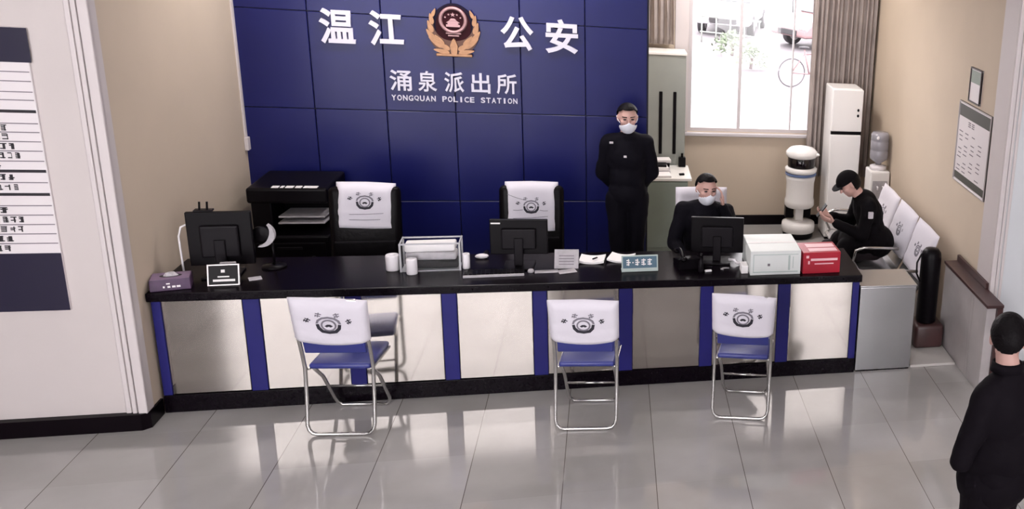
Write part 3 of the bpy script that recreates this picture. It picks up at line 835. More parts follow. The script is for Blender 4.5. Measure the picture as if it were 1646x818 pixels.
def tissue_box():
    t = thing('tissue_box', 'purple printed tissue box at left end of the counter', 'box', (0.530, 0.075, CT), radians(14))
    mb = MB(); mb.box((-0.10, -0.07, 0), (0.10, 0.07, 0.072), 0.004); b = obj('carton', mb, 'purple', t)
    mb = MB(); mb.box((-0.094, -0.064, 0.0722), (0.094, 0.064, 0.0735)); obj('top_print', mb, 'purple_light', b)
    mb = MB(); mb.prism([(0.055 * cos(2 * pi * i / 24), 0.028 * sin(2 * pi * i / 24)) for i in range(24)], 0.0737, 0.0745, 'xy'); obj('opening', mb, 'black_ink', b)
    mb = MB()
    for i in range(9):
        a = 2 * pi * i / 9
        mb.bm.verts.new((0.04 * cos(a), 0.018 * sin(a), 0.074)); 
    vs = mb.bm.verts[:]
    top = [mb.bm.verts.new((0.022 * cos(2 * pi * i / 9) + 0.006 * sin(i * 3), 0.014 * sin(2 * pi * i / 9), 0.09 + 0.008 * sin(i * 2.3))) for i in range(9)]
    for i in range(9): mb.bm.faces.new((vs[i], vs[(i + 1) % 9], top[(i + 1) % 9], top[i]))
    mb.bm.faces.new(top); mb.bm.faces.new(vs[::-1])
    obj('tissue', mb, 'paper_grey', t)
    mb = MB()
    for i, w in enumerate((0.010, 0.016, 0.02, 0.022)): mb.box((-0.035 + 0.022 * i, -0.0715, 0.020), (-0.035 + 0.022 * i + w * 0.85, -0.0702, 0.032))
    mb.box((-0.018, -0.0715, 0.042), (0.0, -0.0702, 0.05)); obj('print', mb, 'paper', t)
tissue_box()

def sign_stand():
    t = thing('table_sign', 'small framed black table sign with pale text in front of left monitor', 'sign', (0.800, 0.075, CT), radians(4))
    mb = MB(); mb.box((-0.082, -0.004, 0.0), (0.082, 0.006, 0.13), 0.002); mb.xf(Matrix.Rotation(radians(-14), 4, 'X')); obj('face', mb, 'black_plastic', t)
    mb = MB()
    for a, b in (((-0.084, -0.007, 0), (-0.076, 0.008, 0.134)), ((0.076, -0.007, 0), (0.084, 0.008, 0.134)), ((-0.076, -0.007, 0), (0.076, 0.008, 0.008)), ((-0.076, -0.007, 0.126), (0.076, 0.008, 0.134))): mb.box(a, b, 0.001, 1)
    mb.xf(Matrix.Rotation(radians(-14), 4, 'X')); obj('frame', mb, 'silver_frame', t)
    mb = MB(); mb.box((-0.055, -0.006, 0.026), (0.06, -0.0042, 0.040)); mb.box((-0.03, -0.006, 0.052), (0.03, -0.0042, 0.060)); mb.box((-0.012, -0.006, 0.082), (0.008, -0.0042, 0.10)); mb.xf(Matrix.Rotation(radians(-14), 4, 'X')); obj('text', mb, 'paper', t)
    mb = MB(); mb.box((-0.084, 0.0, 0.0), (0.084, 0.075, 0.006), 0.001, 1); obj('foot', mb, 'black_plastic', t)
sign_stand()
def flat(name, label, cat, x, y, w, d, h, m, rz=0, z=CT, group=None, curl=0.0):
    mb = MB()
    if curl:
        n = 8; A = []
        for i in range(n + 1):
            u = i / n - 0.5; zz = curl * (2 * u) ** 2
            A.append([mb.bm.verts.new((u * w, s * d / 2, zz + k)) for s in (-1, 1) for k in (0, h)])
        for p, q in zip(A, A[1:]):
            mb.bm.faces.new((p[0], p[2], q[2], q[0])); mb.bm.faces.new((p[1], q[1], q[3], p[3])); mb.bm.faces.new((p[0], q[0], q[1], p[1])); mb.bm.faces.new((p[2], p[3], q[3], q[2]))
        mb.bm.faces.new(A[0][:2] + A[0][2:][::-1]); mb.bm.faces.new(A[-1][:2] + A[-1][2:][::-1])
    else: mb.box((-w / 2, -d / 2, 0), (w / 2, d / 2, h), min(0.003, h * 0.3), 1)
    o = obj(name, mb, m, None, False, (x, y, z), (0, 0, rz))
    return tag(o, label, cat, group)
flat('card_box', 'small white card box on counter between table sign and left monitor', 'box', 0.800, 0.174, 0.085, 0.02, 0.12, 'paper_grey', 0.05)
flat('paper_slip', 'pale folded slip beside the small black table sign', 'paper', 0.935, 0.18, 0.07, 0.06, 0.006, 'paper_grey', 0.4)

def clear_box():
    t = thing('acrylic_box', 'clear acrylic framed tray of white packets on counter', 'box', (1.93, 0.33, CT), radians(2))
    w, d, h = 0.36, 0.15, 0.20
    mb = MB()
    for x in (-w / 2, w / 2):
        for y in (-d / 2, d / 2):
            mb.box((x - 0.006, y - 0.006, 0), (x + 0.006, y + 0.006, h), 0.001, 1)
        mb.box((x - 0.005, -d / 2 + 0.006, h - 0.01), (x + 0.005, d / 2 - 0.006, h), 0.001, 1)
    for y in (-d / 2, d / 2): mb.box((-w / 2 + 0.006, y - 0.005, h - 0.01), (w / 2 - 0.006, y + 0.005, h), 0.001, 1)
    mb.box((-w / 2, -d / 2, 0), (w / 2, d / 2, 0.006)); obj('frame', mb, 'acrylic', t)
    mb = MB(); mb.box((-w / 2 + 0.007, -d / 2 + 0.002, 0.006), (w / 2 - 0.007, -d / 2 + 0.004, h - 0.01)); obj('front_pane', mb, 'glass', t)
clear_box()
for i, (z, dx, lab) in enumerate(((0.006, 0.01, 'lowest'), (0.066, 0.0, 'middle'), (0.126, -0.004, 'topmost'))):
    mb = MB(); mb.box((-0.155, -0.055, 0), (0.155, 0.06, 0.055), 0.014, 3)
    for v in mb.bm.verts: v.co.z += 0.004 * sin(v.co.x * 30 + i)
    o = obj('packet', mb, ('grey_plastic', 'paper_grey', 'paper')[i], None, True, (1.93 + dx, 0.335, CT + z + 0.004), (0, 0, radians(2))); tag(o, '%s packet of three stacked in the clear acrylic tray' % lab, 'packet')
for x, y, z, r, lab in ((1.695, 0.30, 0.0, 0.042, 'white round roll standing left of the clear acrylic tray'), (1.825, 0.215, 0.0, 0.034, 'bright white round roll in front of the clear acrylic tray'), (2.145, 0.30, 0.0, 0.024, 'small white roll right of the clear acrylic tray')):
    mb = MB(); mb.lathe([(r * .95, 0), (r, 0.006), (r, 0.10), (r * .92, 0.108), (r * .35, 0.108), (r * .3, 0.09), (0, 0.09)], 24); o = obj('paper_roll', mb, 'white_plastic', None, True, (x, y, CT + z)); tag(o, lab, 'roll')
mb = MB(); mb.ell((0, 0, 0.016), (0.045, 0.028, 0.018)); 
for v in mb.bm.verts: v.co.z = max(0, v.co.z)
o = obj('computer_mouse', mb, 'white_plastic', None, True, (2.22, 0.50, CT), (0, 0, 0.1)); tag(o, 'white computer mouse on counter left of middle monitor', 'mouse')
def keyboard():
    t = thing('keyboard', 'pale edged keyboard lying in front of the middle monitor', 'keyboard', (2.335, 0.165, CT), radians(3))
    mb = MB(); mb.box((-0.19, -0.045, 0), (0.19, 0.065, 0.016), 0.004); obj('body', mb, 'grey_plastic', t)
    mb = MB(); mb.box((-0.19, -0.056, 0), (0.19, -0.0455, 0.018), 0.003); obj('palm_edge', mb, 'paper_grey', t)
    mb = MB()
    for j in range(5):
        for i in range(14): mb.box((-0.182 + i * 0.0262, -0.038 + j * 0.019, 0.0162), (-0.182 + i * 0.0262 + 0.021, -0.038 + j * 0.019 + 0.015, 0.022))
    obj('keys', mb, 'black_plastic', t)
keyboard()
flat('paper_strip', 'narrow white paper strip right of the keyboard on counter', 'paper', 2.665, 0.19, 0.15, 0.05, 0.006, 'paper_grey', 0.05)
mb = MB(); mb.lathe([(0.02, 0), (0.022, 0.01), (0.016, 0.022), (0, 0.026)], 18); o = obj('desk_bell', mb, 'paper_grey', None, True, (2.565, 0.19, CT)); tag(o, 'tiny pale round bell between keyboard and paper strip', 'bell')
def calendar():
    t = thing('desk_calendar', 'grey tent desk calendar right of the middle monitor', 'calendar', (2.795, 0.30, CT), radians(-3))
    mb = MB(); mb.prism([(-0.05, 0), (-0.044, 0), (0.004, 0.12), (0.0, 0.126)], -0.08, 0.08, 'yz'); mb.prism([(0.05, 0), (0.044, 0), (-0.003, 0.12), (0.0, 0.1255)], -0.08, 0.08, 'yz'); obj('stand', mb, 'paper_grey', t)
    mb = MB()
    for j in range(4): mb.box((-0.05, -0.0005, 0.028 + 0.02 * j), (0.05, 0.001, 0.034 + 0.02 * j))
    mb.xf(Matrix.Translation((0, -0.0525, 0)) @ Matrix.Rotation(radians(-22), 4, 'X')); obj('print', mb, 'grey_ink', t)
calendar()
flat('paper_sheet', 'grey sheet of paper in front of the desk calendar', 'paper', 2.80, 0.19, 0.12, 0.075, 0.003, 'paper_grey', 0.3)
flat('paper_stack', 'white stack of papers beside desk calendar with a pen mark', 'papers', 2.965, 0.40, 0.17, 0.15, 0.016, 'paper', -0.1, curl=0.012)
flat('open_notebook', 'white notebook lying right of the paper stack', 'notebook', 3.165, 0.42, 0.17, 0.16, 0.012, 'paper', -0.25, curl=0.016)
mb = MB(); mb.tube([(-0.02, 0, 0), (0.02, 0.012, 0.0)], 0.006, 8); o = obj('pen_cap', mb, 'black_plastic', None, True, (2.985, 0.365, CT + 0.0305), (0, 0, 0.5)); tag(o, 'short black pen cap lying on the white paper stack', 'pen')
mb = MB(); mb.ell((0, 0, 0.018), (0.035, 0.028, 0.02)); o = obj('paper_wad', mb, 'paper_grey', None, True, (3.285, 0.33, CT + 0.001)); tag(o, 'small crumpled white tissue behind the teal name plate', 'tissue')

def name_plate():
    t = thing('name_plate', 'teal desk name plate with white characters on counter', 'name plate', (3.29, 0.155, CT), radians(3))
    tl = Matrix.Rotation(radians(-18), 4, 'X')
    mb = MB(); mb.box((-0.125, -0.006, 0), (0.125, 0.006, 0.118), 0.002); mb.xf(tl); obj('plate', mb, 'carton_print', t)
    mb = MB(); mb.box((-0.116, -0.0085, 0.026), (0.116, -0.0062, 0.108)); mb.xf(tl); obj('face', mb, 'teal', t)
    mb = MB()
    x = -0.092
    for w in (0.028, 0.008, 0.030, 0.030, 0.030):
        if w < .01: mb.box((x, -0.0105, 0.062), (x + w, -0.0087, 0.070))
        else:
            for q in range(3): mb.box((x, -0.0105, 0.048 + 0.015 * q), (x + w * (0.7 + 0.3 * ((q + int(x * 1000)) % 2)), -0.0087, 0.056 + 0.015 * q))
            mb.box((x + w * .4, -0.0106, 0.044), (x + w * .62, -0.0087, 0.092))
        x += w + 0.012
    mb.xf(tl); obj('characters', mb, 'paper', t)
    mb = MB(); mb.box((-0.125, 0.0, 0), (0.125, 0.07, 0.008), 0.002); obj('foot', mb, 'carton_print', t)
name_plate()

mb = MB(); mb.lathe([(0.016, 0), (0.018, 0.004), (0.018, 0.075), (0.008, 0.095), (0.008, 0.118), (0.011, 0.12), (0.011, 0.14), (0, 0.142)], 20); o = obj('small_bottle', mb, 'grey_plastic', None, True, (3.712, 0.12, CT)); tag(o, 'slim dark pump bottle in front of the seated officer monitor', 'bottle')
flat('white_lighter', 'small white eraser block beside the slim dark bottle', 'eraser', 3.765, 0.12, 0.05, 0.02, 0.014, 'white_plastic', 0.2)
mb = MB(); mb.tube([(-0.025, -0.01, 0.006), (-0.04, 0.005, 0.006), (-0.025, 0.02, 0.006), (0.02, 0.02, 0.006)], 0.005, 8); o = obj('cable_loop', mb, 'paper_grey', None, True, (3.90, 0.15, CT)); tag(o, 'tiny pale cable loop in front of the seated officer monitor stand', 'cable')

def carton(name, label, loc, rz, w, d, h, m, top=None):
    t = thing(name, label, 'box', loc, rz)
    mb = MB(); mb.box((-w / 2, 0, 0), (w / 2, d, h), 0.004); obj('carton', mb, m, t)
    return t
t = carton('white_carton', 'large white carton with pale green print on right of counter', (4.238, 0.02, CT), radians(1), 0.37, 0.40, 0.185, 'carton')
mb = MB()
for a, b in (((-0.165, 0.02), (0.165, 0.028)), ((-0.165, 0.155), (0.165, 0.160)), ((-0.165, 0.028), (-0.160, 0.155)), ((0.092, 0.035), (0.106, 0.15)), ((-0.06, 0.075), (-0.045, 0.09)), ((0.125, 0.05), (0.13, 0.14))): mb.box((a[0], -0.0015, a[1]), (b[0], 0.0, b[1]))
obj('print', mb, 'carton_print', t)
mb = MB(); mb.box((-0.06, -0.003, 0.07), (-0.042, -0.0005, 0.088)); obj('stamp', mb, 'grey_ink', t)
mb = MB(); mb.box((-0.184, 0.18, 0.1852), (0.184, 0.215, 0.1862)); obj('tape', mb, 'paper', t)
t = carton('red_carton', 'crimson carton with pale printed lines at right of white carton', (4.583, 0.03, CT), radians(3), 0.285, 0.24, 0.165, 'red')
mb = MB(); mb.box((-0.085, -0.0015, 0.100), (0.12, 0.0, 0.118)); mb.box((-0.055, -0.0015, 0.072), (0.09, 0.0, 0.080)); mb.box((-0.12, -0.0015, 0.122), (-0.10, 0.0, 0.142)); mb.box((-0.105, -0.0015, 0.075), (-0.092, 0.0, 0.10)); obj('print', mb, 'pink_print', t)
mb = MB(); mb.box((-0.09, 0.03, 0.1652), (0.125, 0.10, 0.1662)); mb.box((-0.09, 0.12, 0.1652), (0.125, 0.20, 0.1662)); obj('top_print', mb, 'pink_print', t)
flat('white_folder', 'small white folder between monitor and white carton', 'folder', 4.02, 0.11, 0.05, 0.10, 0.06, 'paper', 0.0)

# ================================================================== RIGHT REAR AREA
def tall_cabinet():
    t = thing('tall_cabinet', 'tall grey cabinet with two long black slots beside blue wall', 'cabinet', (3.605, 3.40, 0))
    mb = MB(); mb.box((-0.215, 0, 0), (0.215, 0.33, 1.92), 0.006); obj('body', mb, 'cabinet', t)
    mb = MB(); mb.box((-0.22, -0.01, 1.9205), (0.222, 0.335, 1.945), 0.004); obj('top', mb, 'white_top', t)
    for x in (-0.03, 0.108):
        mb = MB(); mb.box((x - 0.016, -0.012, 0.90), (x + 0.016, -0.0005, 1.55), 0.004); obj('handle', mb, 'black_plastic', t)
tall_cabinet()
def low_cabinet():
    t = thing('low_cabinet', 'low grey green cabinet with white top behind the seated officer', 'cabinet', (3.62, 2.86, 0))
    mb = MB(); mb.box((-0.20, 0.02, 0), (0.20, 0.50, 0.755), 0.006); obj('body', mb, 'cabinet_low', t)
    mb = MB(); mb.box((-0.21, -0.02, 0.7555), (0.235, 0.52, 0.785), 0.006); obj('top', mb, 'white_top', t)
    mb = MB(); mb.box((-0.19, 0.0, 0.06), (0.195, 0.0195, 0.74), 0.004); obj('door', mb, 'cabinet_low', t)
low_cabinet()
LT = 0.786
for i, (x, y, w, d, h, z, rz, m) in enumerate(((3.545, 2.93, 0.22, 0.16, 0.022, 0, .05, 'paper'), (3.54, 3.10, 0.24, 0.17, 0.03, 0, -.03, 'paper_grey'), (3.535, 3.09, 0.20, 0.15, 0.03, 0.031, .08, 'paper'), (3.545, 3.10, 0.16, 0.12, 0.022, 0.062, -.05, 'grey_plastic'), (3.55, 3.28, 0.22, 0.14, 0.06, 0, .02, 'grey_plastic'), (3.57, 3.28, 0.20, 0.13, 0.03, 0.061, .1, 'paper'), (3.765, 2.97, 0.05, 0.03, 0.018, 0, .2, 'black_plastic'))):
    labs = ('white paper pile at front edge of the low cabinet top', 'grey folder at the bottom of the middle pile on low cabinet', 'white paper bundle in the middle pile on low cabinet', 'dark notebook crowning the middle pile on low cabinet', 'dark box file under papers at rear of low cabinet', 'white papers on the rear box file on low cabinet', 'small black stapler on front corner of low cabinet')
    flat(('paper_pile', 'folder', 'paper_bundle', 'notebook', 'box_file', 'paper_bundle', 'stapler')[i], labs[i], ('papers', 'folder', 'papers', 'book', 'file', 'papers', 'stapler')[i], x, y, w, d, h, m, rz, LT + z)
mb = MB(); mb.box((-0.035, -0.03, 0), (0.035, 0.03, 0.10), 0.006); mb.tube([(0, 0, 0.10), (0, 0, 0.14)], 0.012, 8)
o = obj('black_canister', mb, 'black_plastic', None, False, (3.79, 3.32, LT)); tag(o, 'small black pump container at rear right of low cabinet top', 'bottle')

def curtain(name, x0, x1, y, z0, z1, nf, label, seed):
    mb = MB()
    nx, nz = nf * 10, 14
    F = []; B = []
    for j in range(nz + 1):
        v = j / nz; rowf = []; rowb = []
        for i in range(nx + 1):
            u = i / nx
            a = 2 * pi * nf * u + 0.5 * sin(3 * v + seed)
            yy = y + 0.035 * sin(a) + 0.012 * sin(2.3 * a + seed) + 0.01 * noise.noise(Vector((u * 8, v * 3, seed)))
            xx = x0 + (x1 - x0) * u + 0.012 * sin(a * 2)
            rowf.append(mb.bm.verts.new((xx, yy, z0 + (z1 - z0) * v))); rowb.append(mb.bm.verts.new((xx, yy + 0.004, z0 + (z1 - z0) * v)))
        F.append(rowf); B.append(rowb)
    f = mb.bm.faces.new
    for j in range(nz):
        for i in range(nx):
            f((F[j][i], F[j][i + 1], F[j + 1][i + 1], F[j + 1][i])); f((B[j][i + 1], B[j][i], B[j + 1][i], B[j + 1][i + 1]))
    for i in range(nx):
        f((F[0][i + 1], F[0][i], B[0][i], B[0][i + 1])); f((F[nz][i], F[nz][i + 1], B[nz][i + 1], B[nz][i]))
    for j in range(nz):
        f((F[j][0], F[j + 1][0], B[j + 1][0], B[j][0])); f((F[j + 1][nx], F[j][nx], B[j][nx], B[j + 1][nx]))
    o = obj(name, mb, 'curtain', None, True); tag(o, label, 'curtain')
curtain('window_curtain', 5.15, 5.86, 3.67, 0.60, 3.1, 13, 'mauve beige curtain gathered at right of window behind the fridge', 1.0)
curtain('window_curtain', 3.40, 3.72, 3.70, 1.99, 3.1, 5, 'dark mauve curtain gathered above the tall grey cabinet', 5.0)
mb = MB(); mb.tube([(3.39, 3.69, 3.12), (5.875, 3.69, 3.12)], 0.014, 10); o = obj('curtain_rail', mb, 'brown', None, True); tag(o, 'round curtain rail above the window', 'curtain rail')

def fridge():
    t = thing('fridge', 'tall white two door fridge in front of the right curtain', 'fridge', (5.475, 3.22, 0))
    w = 0.165
    mb = MB(); mb.box((-w, 0, 0.03), (w, 0.34, 1.68), 0.01); obj('body', mb, 'white_gloss', t)
    mb = MB(); mb.box((-w, -0.045, 1.225), (w, -0.001, 1.675), 0.01, 3); d = obj('upper_door', mb, 'white_gloss', t)
    for z in (1.40, 1.46): 
        mb = MB(); mb.ell((0.115, -0.05, z), (0.012, 0.012, 0.016)); obj('knob', mb, 'black_plastic', d, True)
    mb = MB(); mb.box((-w + 0.002, -0.03, 1.19), (w - 0.002, -0.001, 1.224)); obj('handle_gap', mb, 'black_plastic', t)
    mb = MB(); mb.box((-w, -0.045, 0.06), (w, -0.001, 1.188), 0.01, 3); obj('lower_door', mb, 'white_gloss', t)
    mb = MB(); mb.box((-w + 0.01, 0.02, 0), (w - 0.01, 0.32, 0.0295)); obj('plinth', mb, 'black_plastic', t)
fridge()

def dispenser():
    t = thing('water_dispenser', 'white water dispenser with grey jug in the right rear corner', 'water dispenser', (5.765, 2.86, 0))
    mb = MB(); mb.box((-0.105, -0.12, 0), (0.105, 0.12, 0.90), 0.018, 3); obj('body', mb, 'white_gloss', t)
    mb = MB(); mb.box((-0.08, -0.126, 0.58), (0.08, -0.1205, 0.80), 0.004); obj('tap_recess', mb, 'paper_grey', t)
    for x in (-0.03, 0.03):
        mb = MB(); mb.tube([(x, -0.127, 0.74), (x, -0.155, 0.74), (x, -0.155, 0.71)], 0.009, 8); obj('tap', mb, 'white_plastic', t, True)
    mb = MB(); mb.lathe([(0.085, 0.9005), (0.09, 0.935), (0.05, 0.95), (0, 0.95)], 28); obj('collar', mb, 'white_plastic', t, True)
    mb = MB(); mb.lathe([(0.03, 0.9505), (0.032, 0.97), (0.088, 1.01), (0.096, 1.03), (0.096, 1.10), (0.090, 1.108), (0.096, 1.116), (0.096, 1.20), (0.090, 1.208), (0.096, 1.216), (0.096, 1.27), (0.08, 1.295), (0.0, 1.295)], 32); obj('water_jug', mb, 'jug', t, True)
    mb = MB(); mb.ell((-0.045, -0.086, 1.25), (0.016, 0.01, 0.02)); obj('jug_cap', mb, 'white_plastic', t, True)
dispenser()

def robot():
    t = thing('service_robot', 'white round reception robot with black visor standing below the window', 'robot', (5.045, 3.36, 0))
    mb = MB(); mb.lathe([(0.155, 0.0), (0.165, 0.012), (0.165, 0.055), (0.15, 0.062)], 40); obj('base_skirt', mb, 'black_plastic', t, True)
    mb = MB(); mb.lathe([(0.150, 0.0625), (0.178, 0.07), (0.182, 0.12), (0.176, 0.165), (0.12, 0.185), (0, 0.19)], 40); obj('base', mb, 'white_gloss', t, True)
    mb = MB(); mb.box((-0.045, -0.045, 0.185), (0.045, 0.045, 0.345), 0.012); obj('pedestal', mb, 'white_gloss', t)
    for a in (-0.14, 0.05):
        mb = MB(); mb.box((a, 0.02, 0.20), (a + 0.09, 0.12, 0.335), 0.01); obj('leg_housing', mb, 'black_plastic', t)
    mb = MB(); mb.lathe([(0, 0.342), (0.145, 0.345), (0.162, 0.37), (0.160, 0.42), (0.150, 0.45), (0.150, 0.62), (0.158, 0.66), (0.160, 0.685), (0.15, 0.70), (0, 0.70)], 48); obj('torso', mb, 'white_gloss', t, True)
    mb = MB(); mb.lathe([(0.154, 0.7005), (0.166, 0.705), (0.166, 0.722), (0.154, 0.728)], 48); obj('neck_ring', mb, 'blue_ring', t, True)
    mb = MB(); mb.lathe([(0, 0.7285), (0.155, 0.729), (0.170, 0.745), (0.172, 0.775), (0.15, 0.79), (0, 0.79)], 48); obj('shoulder_ring', mb, 'white_gloss', t, True)
    mb = MB(); mb.lathe([(0, 0.7905), (0.142, 0.791), (0.146, 0.80), (0.146, 0.895), (0.14, 0.90), (0, 0.90)], 48); obj('visor', mb, 'screen', t, True)
    mb = MB(); mb.lathe([(0, 0.9005), (0.155, 0.901), (0.170, 0.92), (0.168, 0.955), (0.13, 0.995), (0.07, 1.01), (0, 1.013)], 48); mb.ell((0.15, -0.06, 0.935), (0.035, 0.03, 0.02)); obj('head_cap', mb, 'white_gloss', t, True)
robot()

def bench():
    t = thing('waiting_bench', 'three seat steel waiting bench with white back covers along right wall', 'bench', (5.40, 1.42, 0))
    # seats face -x; local y along the wall
    Ly = 0.86
    mb = MB()
    mb.box((-0.02, -Ly, 0.34), (0.04, Ly, 0.385), 0.004); obj('beam', mb, 'chrome', t)
    for y in (-0.66, 0.66):
        mb = MB(); mb.tube([(-0.22, y, 0.012), (0.22, y, 0.012)], 0.016, 8); mb.tube([(0.01, y, 0.012), (0.01, y, 0.34)], 0.02, 8); obj('leg', mb, 'chrome', t, True)
    for k in range(3):
        yc = -0.58 + 0.58 * k
        mb = MB()
        prof = [(-0.30, 0.405), (-0.28, 0.425), (-0.10, 0.415), (0.08, 0.405), (0.13, 0.425), (0.17, 0.50)]
        prof2 = [(x, z - 0.012) for x, z in prof][::-1]
        # steel shell seat
        for a, b in zip(prof, prof[1:]):
            mb.prism([a, b, (b[0], b[1] - 0.014), (a[0], a[1] - 0.014)], yc - 0.265, yc + 0.265, 'xz')
        obj('seat', mb, 'steel_box', t)
        bmx = Matrix.Translation((0.165, yc, 0.50)) @ Matrix.Rotation(radians(17), 4, 'Y') @ Matrix.Rotation(radians(-90), 4, 'Z')
        mb = MB(); mb.box((-0.262, -0.008, -0.01), (0.262, 0.008, 0.40), 0.006); mb.xf(bmx); obj('backrest', mb, 'steel_box', t)
        mb = cloth_cover(0.555, 0.555, 0.42, 0.045, 0.004, 2.0 + k, 0.006); mb.xf(bmx @ Matrix.Translation((0, 0, 0.005))); c = obj('back_cover', mb, 'cloth', t, True)
        print_parts(c, bmx @ Matrix.Translation((0, -0.024, 0.19)), 1.1, True)
    for k, y in enumerate((-0.87, -0.29, 0.29, 0.87)):
        mb = MB(); mb.tube([(-0.02, y, 0.37), (-0.24, y, 0.42), (-0.29, y, 0.50), (-0.27, y, 0.60), (-0.20, y, 0.625), (0.12, y, 0.61)], 0.014, 8); obj('armrest', mb, 'chrome', t, True)
bench()

def canister():
    t = thing('fire_extinguisher', 'tall dark cylindrical extinguisher with hose at near end of bench', 'extinguisher', (5.575, 0.40, 0.231))
    mb = MB(); mb.lathe([(0.078, 0), (0.084, 0.01), (0.084, 0.56), (0.078, 0.60), (0.055, 0.63), (0.0, 0.64)], 32); obj('cylinder', mb, 'black_plastic', t, True)
    mb = MB(); mb.tube([(-0.03, 0, 0.60), (-0.09, -0.01, 0.59), (-0.125, -0.02, 0.52), (-0.125, -0.03, 0.43), (-0.09, -0.03, 0.36)], 0.008, 8); obj('hose', mb, 'grey_plastic', t, True)
canister()
mb = MB(); mb.box((-0.12, -0.11, 0), (0.13, 0.13, 0.205), 0.03, 4)
o = obj('storage_stool', mb, 'brown', None, True, (5.58, 0.40, 0.0225)); tag(o, 'low dark brown stool block under the dark extinguisher', 'stool')

def ledge():
    t = thing('wall_console', 'narrow grey stone console with dark brown top along right wall', 'console', (5.80, 0.02, 0))
    mb = MB(); mb.box((-0.065, -0.18, 0), (0.06, 0.46, 0.70), 0.004); mb.box((-0.065, -0.50, 0), (0.055, -0.2305, 0.70), 0.004); mb.box((-0.065, -0.2305, 0), (0.055, -0.18, 0.70)); obj('body', mb, 'stone_grey', t)
    mb = MB(); mb.box((-0.075, -0.53, 0.7005), (0.06, 0.47, 0.725), 0.004); mb.box((0.035, -0.20, 0.725), (0.06, 0.47, 0.775), 0.004); obj('top', mb, 'brown', t)
    mb = MB(); mb.box((0.008, -0.53, 0), (0.055, -0.5005, 0.70), 0.003); obj('end_panel', mb, 'brown', t)
ledge()

def framed(name, label, y0, y1, z0, z1, hd):
    t = thing(name, label, 'poster', (RW - 0.0005, (y0 + y1) / 2, (z0 + z1) / 2))
    w, h = (y1 - y0) / 2, (z1 - z0) / 2
    mb = MB(); mb.box((-0.012, -w, -h), (0, w, h)); obj('board', mb, 'board', t)
    mb = MB()
    for a, b in (((-w, -h), (w, -h + 0.012)), ((-w, h - 0.012), (w, h)), ((-w, -h + 0.012), (-w + 0.012, h - 0.012)), ((w - 0.012, -h + 0.012), (w, h - 0.012))): mb.box((-0.02, a[0], a[1]), (-0.0002, b[0], b[1]), 0.002, 1)
    obj('frame', mb, 'silver_frame' if hd else 'dark_frame', t)
    return t, w, h
t, w, h = framed('framed_poster', 'large framed rules poster with dark header on right wall', 0.13, 0.86, 1.335, 2.015, True)
mb = MB(); mb.box((-0.0135, -w + 0.02, h - 0.12), (-0.0122, w - 0.02, h - 0.022)); obj('header', mb, 'green_ink', t)
mb = MB(); mb.box((-0.0135, -w + 0.02, -h + 0.025), (-0.0122, w - 0.02, -h + 0.085)); obj('footer', mb, 'green_ink', t)
mb = MB()
for y, z in ((0.10, 0.16), (0.02, 0.16)):
    for q in range(3): mb.box((-0.0135, y - 0.03, z + 0.016 * q), (-0.0122, y + 0.025, z + 0.008 + 0.016 * q))
obj('title', mb, 'grey_ink', t)
for c, y in enumerate((0.28, 0.15, 0.0, -0.16)):
    mb = MB()
    for q in range(10):
        if (q + c) % 4 != 3: mb.box((-0.0135, y - 0.045, 0.09 - 0.036 * q), (-0.0122, y + 0.04 - 0.03 * ((q * 7 + c) % 3) / 3, 0.098 - 0.036 * q))
    obj('text_column', mb, 'grey_ink', t)
t, w, h = framed('framed_certificate', 'small dark framed certificate above the large poster on right wall', 0.43, 0.68, 2.04, 2.32, False)
mb = MB(); mb.box((-0.0135, -w + 0.02, 0.02), (-0.0122, w - 0.02, h - 0.02)); obj('picture', mb, 'cabinet_low', t)

